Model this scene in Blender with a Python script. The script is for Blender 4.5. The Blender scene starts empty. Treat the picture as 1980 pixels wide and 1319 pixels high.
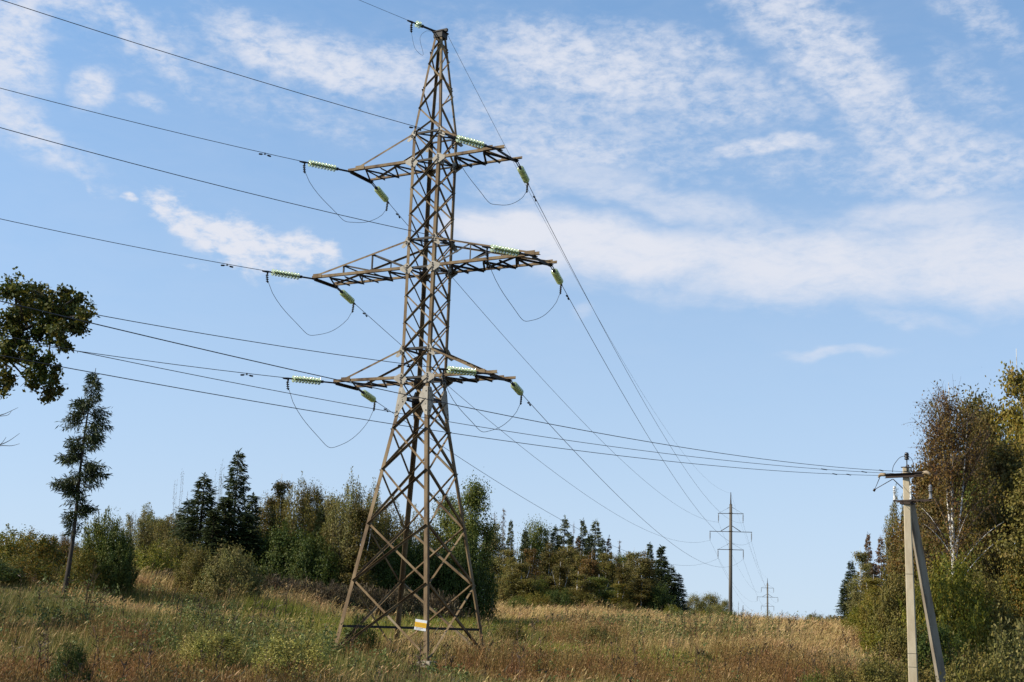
import bpy, math, random
import numpy as np
from mathutils import Vector, Matrix

R = math.radians
SC = bpy.context.scene
COL = SC.collection
rng = np.random.default_rng(11)
random.seed(11)

# ------------------------------------------------------------------ camera
F_PX, PITCH, ROLL = 2511.47, R(11.015), R(2.058)
SRC_W, SRC_H = 1980.0, 1319.0
cam_d = bpy.data.cameras.new('camera')
cam = bpy.data.objects.new('camera', cam_d)
COL.objects.link(cam)
cam_d.sensor_width = 36.0
cam_d.lens = F_PX / SRC_W * 36.0
cam_d.clip_start, cam_d.clip_end = 0.1, 20000.0
cam.location = (0, 0, 0)
cam.rotation_euler = (Matrix.Rotation(R(90) + PITCH, 3, 'X') @ Matrix.Rotation(ROLL, 3, 'Z')).to_euler()
SC.camera = cam

# ------------------------------------------------------------------ sun, sky, exposure
SUN_AZ, SUN_EL = R(257), R(34)            # azimuth clockwise from +Y
sun_dir = Vector((math.sin(SUN_AZ) * math.cos(SUN_EL), math.cos(SUN_AZ) * math.cos(SUN_EL), math.sin(SUN_EL)))
sl = bpy.data.lights.new('sun', 'SUN')
sl.energy = 5.0
sl.angle = R(0.5)
sl.color = (1.0, 0.93, 0.80)
so = bpy.data.objects.new('sun', sl)
so.rotation_euler = sun_dir.to_track_quat('Z', 'Y').to_euler()
COL.objects.link(so)
SC.view_settings.view_transform = 'Standard'
SC.view_settings.look = 'None'
SC.view_settings.exposure = 0.5
SC.view_settings.gamma = 1.0
SC.view_settings.use_curve_mapping = False


def raydir(px, py):
    a, b = px - SRC_W / 2, py - SRC_H / 2
    u = a * math.cos(ROLL) + b * math.sin(ROLL)
    w = -a * math.sin(ROLL) + b * math.cos(ROLL)
    x, y, z = u / F_PX, 1.0, -w / F_PX
    return Vector((x, y * math.cos(PITCH) - z * math.sin(PITCH), y * math.sin(PITCH) + z * math.cos(PITCH)))


def at(px, py, Y):
    d = raydir(px, py)
    return d * (Y / d.y)


def azel(px, py):
    d = raydir(px, py).normalized()
    return math.degrees(math.atan2(d.x, d.y)), math.degrees(math.asin(d.z))


def build_world():
    w = bpy.data.worlds.new('World')
    SC.world = w
    w.use_nodes = True
    nt = w.node_tree
    N, L = nt.nodes, nt.links
    N.clear()

    def node(t, **kw):
        n = N.new(t)
        for k, v in kw.items():
            setattr(n, k, v)
        return n

    def math_(op, a, b=None, c=None, clamp=False):
        n = node('ShaderNodeMath', operation=op, use_clamp=clamp)
        for i, v in enumerate((a, b, c)):
            if v is None:
                continue
            if isinstance(v, (int, float)):
                n.inputs[i].default_value = v
            else:
                L.new(v, n.inputs[i])
        return n.outputs[0]

    tc = node('ShaderNodeTexCoord')
    sep = node('ShaderNodeSeparateXYZ')
    L.new(tc.outputs['Generated'], sep.inputs[0])
    # keep to the clear blue part of the sky model; the pale haze low down is mixed in below
    up = math_('MAXIMUM', sep.outputs[2], 0.0)
    zc = math_('MAXIMUM', math_('MULTIPLY_ADD', up, .72, .285), math_('MULTIPLY_ADD', up, 1.6, -.25))
    comb = node('ShaderNodeCombineXYZ')
    L.new(sep.outputs[0], comb.inputs[0])
    L.new(sep.outputs[1], comb.inputs[1])
    L.new(zc, comb.inputs[2])
    sky = node('ShaderNodeTexSky', sky_type='NISHITA')
    sky.sun_disc = False
    sky.sun_elevation = SUN_EL
    sky.sun_rotation = SUN_AZ
    sky.air_density = 0.7
    sky.dust_density = 0.0
    sky.ozone_density = 2.0
    L.new(comb.outputs[0], sky.inputs[0])
    # direction as azimuth / elevation in degrees
    az = math_('MULTIPLY', math_('ARCTAN2', sep.outputs[0], sep.outputs[1]), 57.29578)
    el = math_('MULTIPLY', math_('ARCSINE', sep.outputs[2]), 57.29578)
    p = node('ShaderNodeCombineXYZ')
    L.new(az, p.inputs[0])
    L.new(el, p.inputs[1])
    P = p.outputs[0]

    def noise(scale, sx, sy, rot, detail, rough, dist, off=0.0):
        m = node('ShaderNodeMapping')
        m.inputs['Scale'].default_value = (sx, sy, 1)
        m.inputs['Rotation'].default_value = (0, 0, R(rot))
        m.inputs['Location'].default_value = (off, off * .7, off * .3)
        L.new(P, m.inputs[0])
        n = node('ShaderNodeTexNoise')
        n.inputs['Scale'].default_value = scale
        n.inputs['Detail'].default_value = detail
        n.inputs['Roughness'].default_value = rough
        n.inputs['Distortion'].default_value = dist
        L.new(m.outputs[0], n.inputs[0])
        return n.outputs[0]

    wisp = noise(.55, .55, 1.5, 8, 8, .62, .55, 3.1)        # long streaks
    puff = noise(1.25, .8, 1.35, -14, 6, .6, .25, 7.7)      # small rippled puffs
    fine = noise(2.6, .62, 1.5, -24, 7, .68, .35, 1.3)
    # warp the blob coordinates a little so that their edges wander
    wv = node('ShaderNodeTexNoise')
    wv.inputs['Scale'].default_value = .35
    wv.inputs['Detail'].default_value = 3
    L.new(P, wv.inputs[0])
    wa = node('ShaderNodeVectorMath', operation='MULTIPLY_ADD')
    wa.inputs[1].default_value = (2.6, 1.5, 0)
    wa.inputs[2].default_value = (0, 0, 0)
    ws = node('ShaderNodeVectorMath', operation='SUBTRACT')
    ws.inputs[1].default_value = (.5, .5, .5)
    L.new(wv.outputs[1], ws.inputs[0])
    L.new(ws.outputs[0], wa.inputs[0])
    wp = node('ShaderNodeVectorMath', operation='ADD')
    L.new(P, wp.inputs[0])
    L.new(wa.outputs[0], wp.inputs[1])
    PW = wp.outputs[0]
    DEG = 0.0228

    def blobs(rows):
        tot = None
        for (cx, cy, rx, ry, ang, s) in rows:
            a, e = azel(cx, cy)
            m = node('ShaderNodeMapping', vector_type='TEXTURE')
            m.inputs['Location'].default_value = (a, e, 0)
            m.inputs['Rotation'].default_value = (0, 0, R(-ang - 2))
            m.inputs['Scale'].default_value = (rx * DEG, ry * DEG, 1)
            L.new(PW, m.inputs[0])
            ln = node('ShaderNodeVectorMath', operation='LENGTH')
            L.new(m.outputs[0], ln.inputs[0])
            mr = node('ShaderNodeMapRange', interpolation_type='SMOOTHERSTEP')
            mr.inputs['From Min'].default_value = 1.6
            mr.inputs['From Max'].default_value = 0.2
            mr.inputs['To Max'].default_value = s
            L.new(ln.outputs['Value'], mr.inputs['Value'])
            tot = mr.outputs[0] if tot is None else math_('MAXIMUM', tot, mr.outputs[0])
        return tot

    veil = blobs([(985, 445, 150, 50, 4, 1.0), (1180, 480, 330, 75, 5, .84), (1560, 508, 430, 92, 1, .76),
                  (1900, 508, 300, 105, 0, .74), (1270, 385, 330, 42, 8, .62), (1130, 345, 260, 50, 5, .55),
                  (1790, 415, 230, 40, -5, .6), (1740, 612, 150, 26, 12, .46), (1610, 686, 120, 13, -3, .52),
                  (1132, 596, 20, 24, 20, .42), (1350, 572, 350, 26, 4, .42)])
    alto = blobs([(1130, 130, 330, 85, 6, .72), (1000, 235, 200, 80, 0, .56), (1090, 290, 230, 60, 0, .6),
                  (1480, 290, 160, 24, -3, .72), (1300, 95, 200, 50, 10, .6), (1600, 105, 340, 85, 42, .70),
                  (1500, 25, 150, 70, 20, .62), (1720, 240, 210, 85, 40, .62), (1880, 300, 190, 65, 15, .60),
                  (1800, 345, 160, 50, 12, .62), (1900, 40, 160, 45, 35, .5), (1370, 180, 330, 80, 4, .56),
                  (1160, 205, 200, 40, -8, .58), (1880, 170, 120, 60, 40, .42),
                  (600, 115, 270, 62, 8, .74), (760, 140, 160, 60, 4, .66), (260, 55, 190, 38, 38, .62),
                  (20, 80, 90, 140, 0, .72), (190, 172, 62, 52, -20, .72), (290, 205, 50, 18, 8, .5),
                  (30, 235, 190, 45, 25, .66), (620, 240, 150, 40, 12, .44), (110, 300, 130, 22, 32, .46),
                  (100, 0, 160, 40, 10, .6), (1150, 250, 420, 150, 4, .46), (1650, 330, 420, 70, 6, .42), (480, 150, 420, 90, 8, .36), (1000, 360, 120, 60, 0, .5)])
    cum = blobs([(345, 420, 85, 46, 20, 1.0), (460, 470, 150, 52, 18, 1.0), (590, 492, 85, 44, 4, .92),
                 (236, 388, 24, 14, 0, .8), (165, 372, 22, 14, 40, .55), (380, 517, 50, 12, 5, .45)])

    def dens(mask, nz, k, lo, hi):
        v = math_('ADD', mask, math_('MULTIPLY', math_('SUBTRACT', nz, .5), k))
        mr = node('ShaderNodeMapRange', interpolation_type='SMOOTHSTEP')
        mr.inputs['From Min'].default_value = lo
        mr.inputs['From Max'].default_value = hi
        L.new(v, mr.inputs['Value'])
        return math_('MULTIPLY', mr.outputs[0], math_('MULTIPLY', mask, 1.25, clamp=True))

    n_veil = math_('ADD', math_('MULTIPLY', wisp, .68), math_('MULTIPLY', fine, .32))
    n_alto = math_('ADD', math_('ADD', math_('MULTIPLY', puff, .46), math_('MULTIPLY', fine, .30)), math_('MULTIPLY', wisp, .24))
    d1 = dens(veil, n_veil, 1.45, .03, .95)
    d2 = dens(alto, n_alto, 3.2, .02, 1.05)
    d3 = dens(cum, n_alto, 3.6, .3, 1.15)
    d = math_('MAXIMUM', math_('MAXIMUM', d1, d2), d3)
    # thin high haze everywhere above the treetops
    hz = node('ShaderNodeMapRange', interpolation_type='SMOOTHSTEP')
    hz.inputs['From Min'].default_value = 4
    hz.inputs['From Max'].default_value = 16
    hz.inputs['To Max'].default_value = .16
    L.new(el, hz.inputs['Value'])
    thin = math_('MULTIPLY', math_('MULTIPLY', wisp, hz.outputs[0]), 1.0)
    d = math_('ADD', d, math_('MULTIPLY', thin, math_('SUBTRACT', 1.0, d)), clamp=True)
    # sky colour: slight haze lift near the horizon
    tint = node('ShaderNodeMix', data_type='RGBA', blend_type='MULTIPLY')
    tint.inputs[0].default_value = 1
    tint.inputs[7].default_value = SKY_TINT
    L.new(sky.outputs[0], tint.inputs[6])
    fh = math_('MULTIPLY', math_('POWER', math_('SUBTRACT', 1.0, math_('DIVIDE', math_('MAXIMUM', el, 0.0), 30.0), clamp=True), 1.7), .78)
    hazy = node('ShaderNodeMix', data_type='RGBA')
    L.new(fh, hazy.inputs[0])
    L.new(tint.outputs[2], hazy.inputs[6])
    hazy.inputs[7].default_value = HAZE
    mix = node('ShaderNodeMix', data_type='RGBA')
    L.new(d, mix.inputs[0])
    L.new(hazy.outputs[2], mix.inputs[6])
    mix.inputs[7].default_value = CLOUD
    bg = node('ShaderNodeBackground')
    bg.inputs[1].default_value = SKY_STRENGTH
    L.new(mix.outputs[2], bg.inputs[0])
    out = node('ShaderNodeOutputWorld')
    L.new(bg.outputs[0], out.inputs[0])


SKY_STRENGTH = 0.106
SKY_TINT = (1.82, 2.22, 2.12, 1)
HAZE = (4.5, 5.05, 5.35, 1)
CLOUD = (5.1, 5.3, 5.9, 1)
build_world()

# ------------------------------------------------------------------ helpers: materials


def new_mat(name):
    m = bpy.data.materials.new(name)
    m.use_nodes = True
    nt = m.node_tree
    nt.nodes.clear()
    out = nt.nodes.new('ShaderNodeOutputMaterial')
    return m, nt, out


def noise_mat(name, cols, scale, rough=.8, metallic=0.0, stretch=(1, 1, 1), bump=0.0, detail=6, spec=.3, pos=None):
    cols = [tuple(v * .74 for v in c) for c in cols]
    m, nt, out = new_mat(name)
    N, L = nt.nodes, nt.links
    tc = N.new('ShaderNodeTexCoord')
    mp = N.new('ShaderNodeMapping')
    mp.inputs['Scale'].default_value = stretch
    L.new(tc.outputs['Object'], mp.inputs[0])
    nz = N.new('ShaderNodeTexNoise')
    nz.inputs['Scale'].default_value = scale
    nz.inputs['Detail'].default_value = detail
    nz.inputs['Roughness'].default_value = .65
    L.new(mp.outputs[0], nz.inputs[0])
    cr = N.new('ShaderNodeValToRGB')
    while len(cr.color_ramp.elements) < len(cols):
        cr.color_ramp.elements.new(.5)
    for i, c in enumerate(cols):
        e = cr.color_ramp.elements[i]
        e.position = pos[i] if pos else .3 + .4 * i / max(1, len(cols) - 1)
        e.color = (*c, 1)
    L.new(nz.outputs[0], cr.inputs[0])
    b = N.new('ShaderNodeBsdfPrincipled')
    b.inputs['Roughness'].default_value = rough
    b.inputs['Metallic'].default_value = metallic
    b.inputs['Specular IOR Level'].default_value = spec
    L.new(cr.outputs[0], b.inputs['Base Color'])
    if bump:
        bp = N.new('ShaderNodeBump')
        bp.inputs['Strength'].default_value = bump
        bp.inputs['Distance'].default_value = .02
        L.new(nz.outputs[0], bp.inputs['Height'])
        L.new(bp.outputs[0], b.inputs['Normal'])
    L.new(b.outputs[0], out.inputs[0])
    return m


def leaf_mat(name, cols, trans=.32, rough=.55, spec=.18, objvar=.0):
    """each leaf an island: its colour picked at random from cols"""
    if name.endswith(('_leaf', '_needle')) and name != 'weed_leaf':
        cols = [(c[0] * 1.74, c[1] * 1.53, c[2] * 1.06) for c in cols]
    else:
        cols = [(c[0] * .80, c[1] * .80, c[2] * .80) for c in cols]
    m, nt, out = new_mat(name)
    N, L = nt.nodes, nt.links
    g = N.new('ShaderNodeNewGeometry')
    cr = N.new('ShaderNodeValToRGB')
    while len(cr.color_ramp.elements) < len(cols):
        cr.color_ramp.elements.new(.5)
    for i, c in enumerate(cols):
        e = cr.color_ramp.elements[i]
        e.position = i / max(1, len(cols) - 1)
        e.color = (*c, 1)
    L.new(g.outputs['Random Per Island'], cr.inputs[0])
    # clumps of one hue: low-frequency noise shifts hue and value a little
    tc = N.new('ShaderNodeTexCoord')
    nz = N.new('ShaderNodeTexNoise')
    nz.inputs['Scale'].default_value = .9
    nz.inputs['Detail'].default_value = 2
    L.new(tc.outputs['Object'], nz.inputs[0])
    hs = N.new('ShaderNodeHueSaturation')
    mr = N.new('ShaderNodeMapRange')
    mr.inputs['From Min'].default_value = .3
    mr.inputs['From Max'].default_value = .7
    mr.inputs['To Min'].default_value = .475
    mr.inputs['To Max'].default_value = .525
    L.new(nz.outputs[0], mr.inputs[0])
    L.new(mr.outputs[0], hs.inputs['Hue'])
    L.new(cr.outputs[0], hs.inputs['Color'])
    b = N.new('ShaderNodeBsdfPrincipled')
    b.inputs['Roughness'].default_value = rough
    b.inputs['Specular IOR Level'].default_value = spec
    L.new(hs.outputs[0], b.inputs['Base Color'])
    t = N.new('ShaderNodeBsdfTranslucent')
    L.new(hs.outputs[0], t.inputs[0])
    mx = N.new('ShaderNodeMixShader')
    mx.inputs[0].default_value = trans
    L.new(b.outputs[0], mx.inputs[1])
    L.new(t.outputs[0], mx.inputs[2])
    L.new(mx.outputs[0], out.inputs[0])
    return m


def plain_mat(name, col, rough=.6, metallic=0.0, spec=.3):
    col = tuple(v * .78 for v in col)
    m, nt, out = new_mat(name)
    b = nt.nodes.new('ShaderNodeBsdfPrincipled')
    b.inputs['Base Color'].default_value = (*col, 1)
    b.inputs['Roughness'].default_value = rough
    b.inputs['Metallic'].default_value = metallic
    b.inputs['Specular IOR Level'].default_value = spec
    nt.links.new(b.outputs[0], out.inputs[0])
    return m


def glass_mat():
    m, nt, out = new_mat('green_insulator_glass')
    N, L = nt.nodes, nt.links
    b = N.new('ShaderNodeBsdfPrincipled')
    b.inputs['Base Color'].default_value = (.50, .57, .31, 1)
    b.inputs['Roughness'].default_value = .12
    b.inputs['IOR'].default_value = 1.5
    b.inputs['Transmission Weight'].default_value = .25
    t = N.new('ShaderNodeBsdfTranslucent')
    t.inputs[0].default_value = (.56, .64, .34, 1)
    mx = N.new('ShaderNodeMixShader')
    mx.inputs[0].default_value = .35
    L.new(b.outputs[0], mx.inputs[1])
    L.new(t.outputs[0], mx.inputs[2])
    L.new(mx.outputs[0], out.inputs[0])
    return m


M = {}
M['steel'] = noise_mat('weathered_steel', [(.06, .033, .014), (.155, .095, .042), (.23, .155, .075), (.285, .225, .14)], 1.6, .7, .0, (1, 1, .35), .15, 8, .25, pos=[.34, .45, .56, .70])
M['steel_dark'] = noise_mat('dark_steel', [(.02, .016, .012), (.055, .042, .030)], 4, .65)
M['plate'] = noise_mat('galvanised_plate', [(.26, .22, .16), (.42, .37, .29)], 5, .6, .0, spec=.4)
M['bolt'] = plain_mat('bolt_black', (.03, .025, .02), .6)
M['wire'] = plain_mat('aluminium_wire', (.10, .105, .115), .55, .3)
M['wire_dark'] = plain_mat('dark_wire', (.05, .052, .06), .6, .2)
M['fitting'] = plain_mat('black_fitting', (.022, .02, .02), .6)
M['glass'] = glass_mat()
M['porcelain'] = plain_mat('white_porcelain', (.66, .65, .61), .25, spec=.5)
M['grey_and_shaded'] = plain_mat('grey_and_shaded', (.22, .22, .22), .5)  # far insulators; also the shade painted into one white arrester
M['black_glaze'] = plain_mat('black_glaze', (.02, .018, .018), .25, spec=.5)
M['rusty_iron'] = noise_mat('rusty_iron', [(.025, .016, .012), (.06, .038, .026)], 6, .85)
M['concrete'] = noise_mat('pole_concrete', [(.26, .19, .115), (.50, .40, .26), (.60, .50, .34), (.66, .56, .40)], 2.6, .9, 0, (1, 1, .3), .2, 8, .2)
M['concrete_old'] = noise_mat('stained_concrete', [(.20, .15, .105), (.32, .27, .2), (.38, .32, .24)], 4, .9, 0, (1, 1, .25), .2, 8, .2)
M['concrete_far'] = noise_mat('mast_concrete', [(.11, .095, .075), (.2, .17, .13)], 1.0, .9, 0, (1, 1, .2), 0, 6, .2)
M['sign_white'] = plain_mat('sign_white', (.78, .77, .75), .4)
M['sign_yellow'] = plain_mat('sign_yellow', (.78, .44, .03), .4)
M['sign_ink'] = plain_mat('sign_ink', (.48, .47, .46), .5)
M['sign_ink_yellow'] = plain_mat('sign_ink_on_yellow', (.68, .39, .04), .5)
M['tan'] = plain_mat('tan_insulator', (.34, .25, .15), .5)
M['bark'] = noise_mat('bark', [(.035, .027, .02), (.09, .07, .052)], 6, .95, 0, (1, 1, .3), .3)
M['bark_pale'] = noise_mat('grey_bark', [(.07, .06, .05), (.17, .145, .115)], 6, .95, 0, (1, 1, .3), .3)
M['bark_birch'] = noise_mat('birch_bark', [(.05, .045, .04), (.80, .76, .69), (.95, .92, .85)], 5, .8, 0, (1, 1, .6), .1, 5, .2, pos=[.33, .42, .7])
M['twig'] = plain_mat('brown_twig', (.11, .075, .06), .9)
M['leaf_dark'] = leaf_mat('dark_green_leaf', [(.018, .032, .009), (.035, .055, .013), (.06, .075, .018)])
M['leaf_mid'] = leaf_mat('green_leaf', [(.035, .052, .012), (.06, .08, .017), (.10, .105, .024)])
M['leaf_olive'] = leaf_mat('olive_leaf', [(.05, .05, .017), (.085, .08, .025), (.13, .115, .036)])
M['leaf_willow'] = leaf_mat('grey_willow_leaf', [(.06, .066, .026), (.10, .10, .042), (.15, .142, .06)])
M['leaf_sage'] = leaf_mat('sage_leaf', [(.09, .10, .032), (.15, .155, .05), (.24, .23, .08)])
M['leaf_yellowgreen'] = leaf_mat('yellow_green_leaf', [(.05, .062, .011), (.09, .098, .015), (.14, .128, .02)])
M['leaf_autumn'] = leaf_mat('autumn_leaf', [(.035, .046, .011), (.055, .064, .014), (.085, .08, .016), (.15, .095, .016)])
M['leaf_rust'] = leaf_mat('rust_birch_leaf', [(.045, .036, .014), (.08, .055, .019), (.115, .07, .021)])
M['leaf_birch'] = leaf_mat('olive_birch_leaf', [(.036, .036, .012), (.06, .055, .017), (.09, .074, .022)])
M['leaf_gold'] = leaf_mat('golden_birch_leaf', [(.06, .062, .014), (.105, .095, .02), (.15, .12, .024)])
M['oak'] = leaf_mat('oak_leaf', [(.016, .026, .007), (.032, .045, .010), (.054, .062, .013), (.09, .08, .016)], .3)
M['needle'] = leaf_mat('spruce_needle', [(.012, .02, .010), (.022, .033, .014), (.036, .046, .018)], .12)
M['needle_pale'] = leaf_mat('pale_spruce_needle', [(.03, .042, .024), (.05, .062, .034), (.07, .082, .045)], .12)
M['needle_brown'] = leaf_mat('dead_needle', [(.05, .032, .02), (.085, .055, .034), (.11, .075, .05)], .15)
M['brush'] = leaf_mat('dead_weed_twig', [(.055, .042, .02), (.10, .075, .036), (.155, .12, .062)], .15)
M['straw'] = leaf_mat('dry_grass_blade', [(.34, .225, .085), (.52, .35, .13), (.66, .45, .18), (.72, .48, .235)], .3)
M['rust_grass'] = leaf_mat('rusty_grass_blade', [(.13, .065, .021), (.22, .115, .035), (.32, .175, .055), (.37, .23, .085)], .3)
M['green_grass'] = leaf_mat('green_grass_blade', [(.08, .094, .018), (.145, .15, .03), (.22, .205, .045), (.30, .25, .075)], .3)
M['lime_grass'] = leaf_mat('lime_grass_blade', [(.17, .19, .025), (.28, .28, .04), (.34, .30, .055)], .35)
M['weed_leaf'] = leaf_mat('weed_leaf', [(.07, .095, .022), (.14, .165, .042), (.25, .26, .09)], .3)
M['brown_stalk'] = leaf_mat('dry_stalk', [(.045, .03, .018), (.085, .055, .032), (.12, .075, .045)], .2)

# ------------------------------------------------------------------ helpers: meshes


class MB:
    """collects boxes, bars, tubes and lathes; build() links them as ONE mesh object"""

    def __init__(self):
        self.v, self.f, self.mi, self.sm = [], [], [], []

    def add(self, vs, fs, mi=0, smooth=False):
        o = len(self.v)
        self.v += [tuple(x) for x in vs]
        self.f += [tuple(i + o for i in f) for f in fs]
        self.mi += [mi] * len(fs)
        self.sm += [smooth] * len(fs)
        return self

    def box(self, c, ax, ay, az, mi=0):
        c, ax, ay, az = Vector(c), Vector(ax), Vector(ay), Vector(az)
        vs = [c + sx * ax + sy * ay + sz * az for sz in (-1, 1) for sy in (-1, 1) for sx in (-1, 1)]
        return self.add(vs, [(0, 2, 3, 1), (4, 5, 7, 6), (0, 1, 5, 4), (2, 6, 7, 3), (0, 4, 6, 2), (1, 3, 7, 5)], mi)

    def abox(self, lo, hi, mi=0):
        c = [(a + b) / 2 for a, b in zip(lo, hi)]
        h = [(b - a) / 2 for a, b in zip(lo, hi)]
        return self.box(c, (h[0], 0, 0), (0, h[1], 0), (0, 0, h[2]), mi)

    def strip(self, p0, p1, wdir, w, tdir, t, mi=0):
        """flat bar p0-p1; its width runs from the line along wdir, its thickness along tdir"""
        p0, p1, wd, td = Vector(p0), Vector(p1), Vector(wdir), Vector(tdir)
        ax = (p1 - p0)
        n = ax.normalized()
        wd = (wd - n * wd.dot(n)).normalized()
        td = (td - n * td.dot(n) - wd * td.dot(wd)).normalized()
        c = (p0 + p1) / 2 + wd * (w / 2) + td * (t / 2)
        return self.box(c, ax / 2, wd * (w / 2), td * (t / 2), mi)

    def angle(self, p0, p1, d1, d2, w, t=.012, mi=0):
        """angle iron: heel on p0-p1, flanges along d1 and d2"""
        p0, p1 = Vector(p0), Vector(p1)
        n = (p1 - p0).normalized()
        d1, d2 = Vector(d1), Vector(d2)
        d1 = (d1 - n * d1.dot(n)).normalized()
        d2 = (d2 - n * d2.dot(n) - d1 * d2.dot(d1)).normalized()
        self.strip(p0, p1, d1, w, d2, t, mi)
        self.strip(p0 + d2 * t, p1 + d2 * t, d2, w - t, d1, t, mi)
        return self

    def tube(self, pts, rad, n=6, mi=0, cap=True, smooth=True):
        pts = [Vector(p) for p in pts]
        if isinstance(rad, (int, float)):
            rad = [rad] * len(pts)
        o = len(self.v)
        ref = None
        for i, p in enumerate(pts):
            t = (pts[min(i + 1, len(pts) - 1)] - pts[max(i - 1, 0)])
            t = t.normalized() if t.length > 1e-9 else Vector((0, 0, 1))
            if ref is None:
                ref = Vector((1, 0, 0)) if abs(t.x) < .8 else Vector((0, 1, 0))
            ref = (ref - t * ref.dot(t)).normalized()
            b = t.cross(ref)
            for k in range(n):
                a = 2 * math.pi * k / n
                self.v.append(tuple(p + (ref * math.cos(a) + b * math.sin(a)) * rad[i]))
        fs = []
        for i in range(len(pts) - 1):
            for k in range(n):
                k2 = (k + 1) % n
                fs.append((o + i * n + k, o + i * n + k2, o + (i + 1) * n + k2, o + (i + 1) * n + k))
        if cap:
            fs.append(tuple(o + k for k in reversed(range(n))))
            e = o + (len(pts) - 1) * n
            fs.append(tuple(e + k for k in range(n)))
        self.f += fs
        self.mi += [mi] * len(fs)
        self.sm += [smooth] * len(fs)
        return self

    def lathe(self, prof, n=16, mi=0, axis='X'):
        """prof: list of (along, radius)"""
        o = len(self.v)
        for (s, r) in prof:
            for k in range(n):
                a = 2 * math.pi * k / n
                c, d = r * math.cos(a), r * math.sin(a)
                self.v.append((s, c, d) if axis == 'X' else (c, d, s))
        for i in range(len(prof) - 1):
            for k in range(n):
                k2 = (k + 1) % n
                self.f.append((o + i * n + k, o + (i + 1) * n + k, o + (i + 1) * n + k2, o + i * n + k2))
                self.mi.append(mi)
                self.sm.append(True)
        return self

    def mesh(self, name, mats):
        me = bpy.data.meshes.new(name)
        me.from_pydata(self.v, [], self.f)
        for m in (mats if isinstance(mats, (list, tuple)) else [mats]):
            me.materials.append(m)
        me.polygons.foreach_set('material_index', self.mi)
        me.polygons.foreach_set('use_smooth', self.sm)
        me.update()
        return me

    def build(self, name, mats, parent=None):
        return link(name, self.mesh(name, mats), parent)


def link(name, me, parent=None):
    o = bpy.data.objects.new(name, me)
    COL.objects.link(o)
    if parent is not None:
        o.parent = parent
    return o


def tag(o, label=None, cat=None, group=None, kind=None):
    if label:
        o['label'] = label
    if cat:
        o['category'] = cat
    if group:
        o['group'] = group
    if kind:
        o['kind'] = kind
    return o


def empty(name, loc, label, cat, group=None, rot=None, scale=None):
    o = bpy.data.objects.new(name, None)
    o.empty_display_size = .3
    COL.objects.link(o)
    o.location = loc
    if rot is not None:
        o.rotation_euler = rot
    if scale is not None:
        o.scale = scale
    return tag(o, label, cat, group)


def np_mesh(name, V, nper, mats, mi=None):
    """V: (N, nper, 3) separate polygons of nper corners"""
    N = V.shape[0]
    me = bpy.data.meshes.new(name)
    me.vertices.add(N * nper)
    me.vertices.foreach_set('co', np.ascontiguousarray(V, dtype=np.float32).ravel())
    me.loops.add(N * nper)
    me.loops.foreach_set('vertex_index', np.arange(N * nper, dtype=np.int32))
    me.polygons.add(N)
    me.polygons.foreach_set('loop_start', np.arange(0, N * nper, nper, dtype=np.int32))
    for m in (mats if isinstance(mats, (list, tuple)) else [mats]):
        me.materials.append(m)
    if mi is not None:
        me.polygons.foreach_set('material_index', mi.astype(np.int32))
    me.update(calc_edges=True)
    return me


def unit(a):
    return a / np.maximum(np.linalg.norm(a, axis=-1, keepdims=True), 1e-9)


def cards(P, size, aspect=.6, up=None, rg=None, jit=.4, nrm=None, jn=.55):
    """kite-shaped leaves at P (N,3); up = preferred long axis (N,3) or None; nrm = preferred facing (N,3) or None"""
    rg = rg or rng
    n = len(P)
    a = unit(rg.normal(size=(n, 3)))
    if up is not None:
        a = unit(up + rg.normal(size=(n, 3)) * jit)
    b = unit(np.cross(a, rg.normal(size=(n, 3))))
    if nrm is not None:
        nn = unit(unit(nrm) + rg.normal(size=(n, 3)) * jn)
        a = unit(a - nn * (a * nn).sum(-1, keepdims=True))
        b = np.cross(nn, a)
    s = (size * rg.uniform(.65, 1.35, n))[:, None]
    w = s * aspect * .5
    V = np.stack([P, P + a * s * .55 + b * w, P + a * s, P + a * s * .55 - b * w], 1)
    return V


# value noise on the ground plane
_lat = rng.random((64, 64))


def vnoise(x, y, s):
    x, y = np.asarray(x) / s + 1000.3, np.asarray(y) / s + 1000.7
    i, j = np.floor(x).astype(int), np.floor(y).astype(int)
    u, v = x - i, y - j
    u, v = u * u * (3 - 2 * u), v * v * (3 - 2 * v)
    g = lambda a, b: _lat[a % 64, b % 64]
    return (g(i, j) * (1 - u) + g(i + 1, j) * u) * (1 - v) + (g(i, j + 1) * (1 - u) + g(i + 1, j + 1) * u) * v


def sstep(a, b, x):
    t = np.clip((np.asarray(x, float) - a) / (b - a), 0, 1)
    return t * t * (3 - 2 * t)


GY = [-4000, -40, 3, 9, 25, 45, 60, 75, 100, 132, 160, 221, 447, 1000, 5000]
GZ = [-1.8, -1.7, -1.7, -2.8, -3.15, -2.42, -2.2, -1.95, -1.5, -1.7, -2.9, -5.1, -14, -34, -190]


def ground(x, y):
    x, y = np.asarray(x, float), np.asarray(y, float)
    z = (np.interp(y - 3, GY, GZ) + np.interp(y, GY, GZ) + np.interp(y + 3, GY, GZ)) / 3
    left = np.minimum(np.maximum(-x, 0) * .112, 2.7) * sstep(34, 64, y)
    right = -np.clip(x, 0, 60) * .015 * sstep(60, 110, y)
    dip = -1.55 * np.exp(-(((x - 14) / 5.5) ** 2 + ((y - 35.5) / 6.5) ** 2))
    bump = (vnoise(x, y, 6.5) - .5) * .34 * sstep(12, 25, y) + (vnoise(x + 50, y, 2.1) - .5) * .12
    return z + left + right + dip + bump


def gz(x, y):
    return float(ground(x, y))


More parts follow.
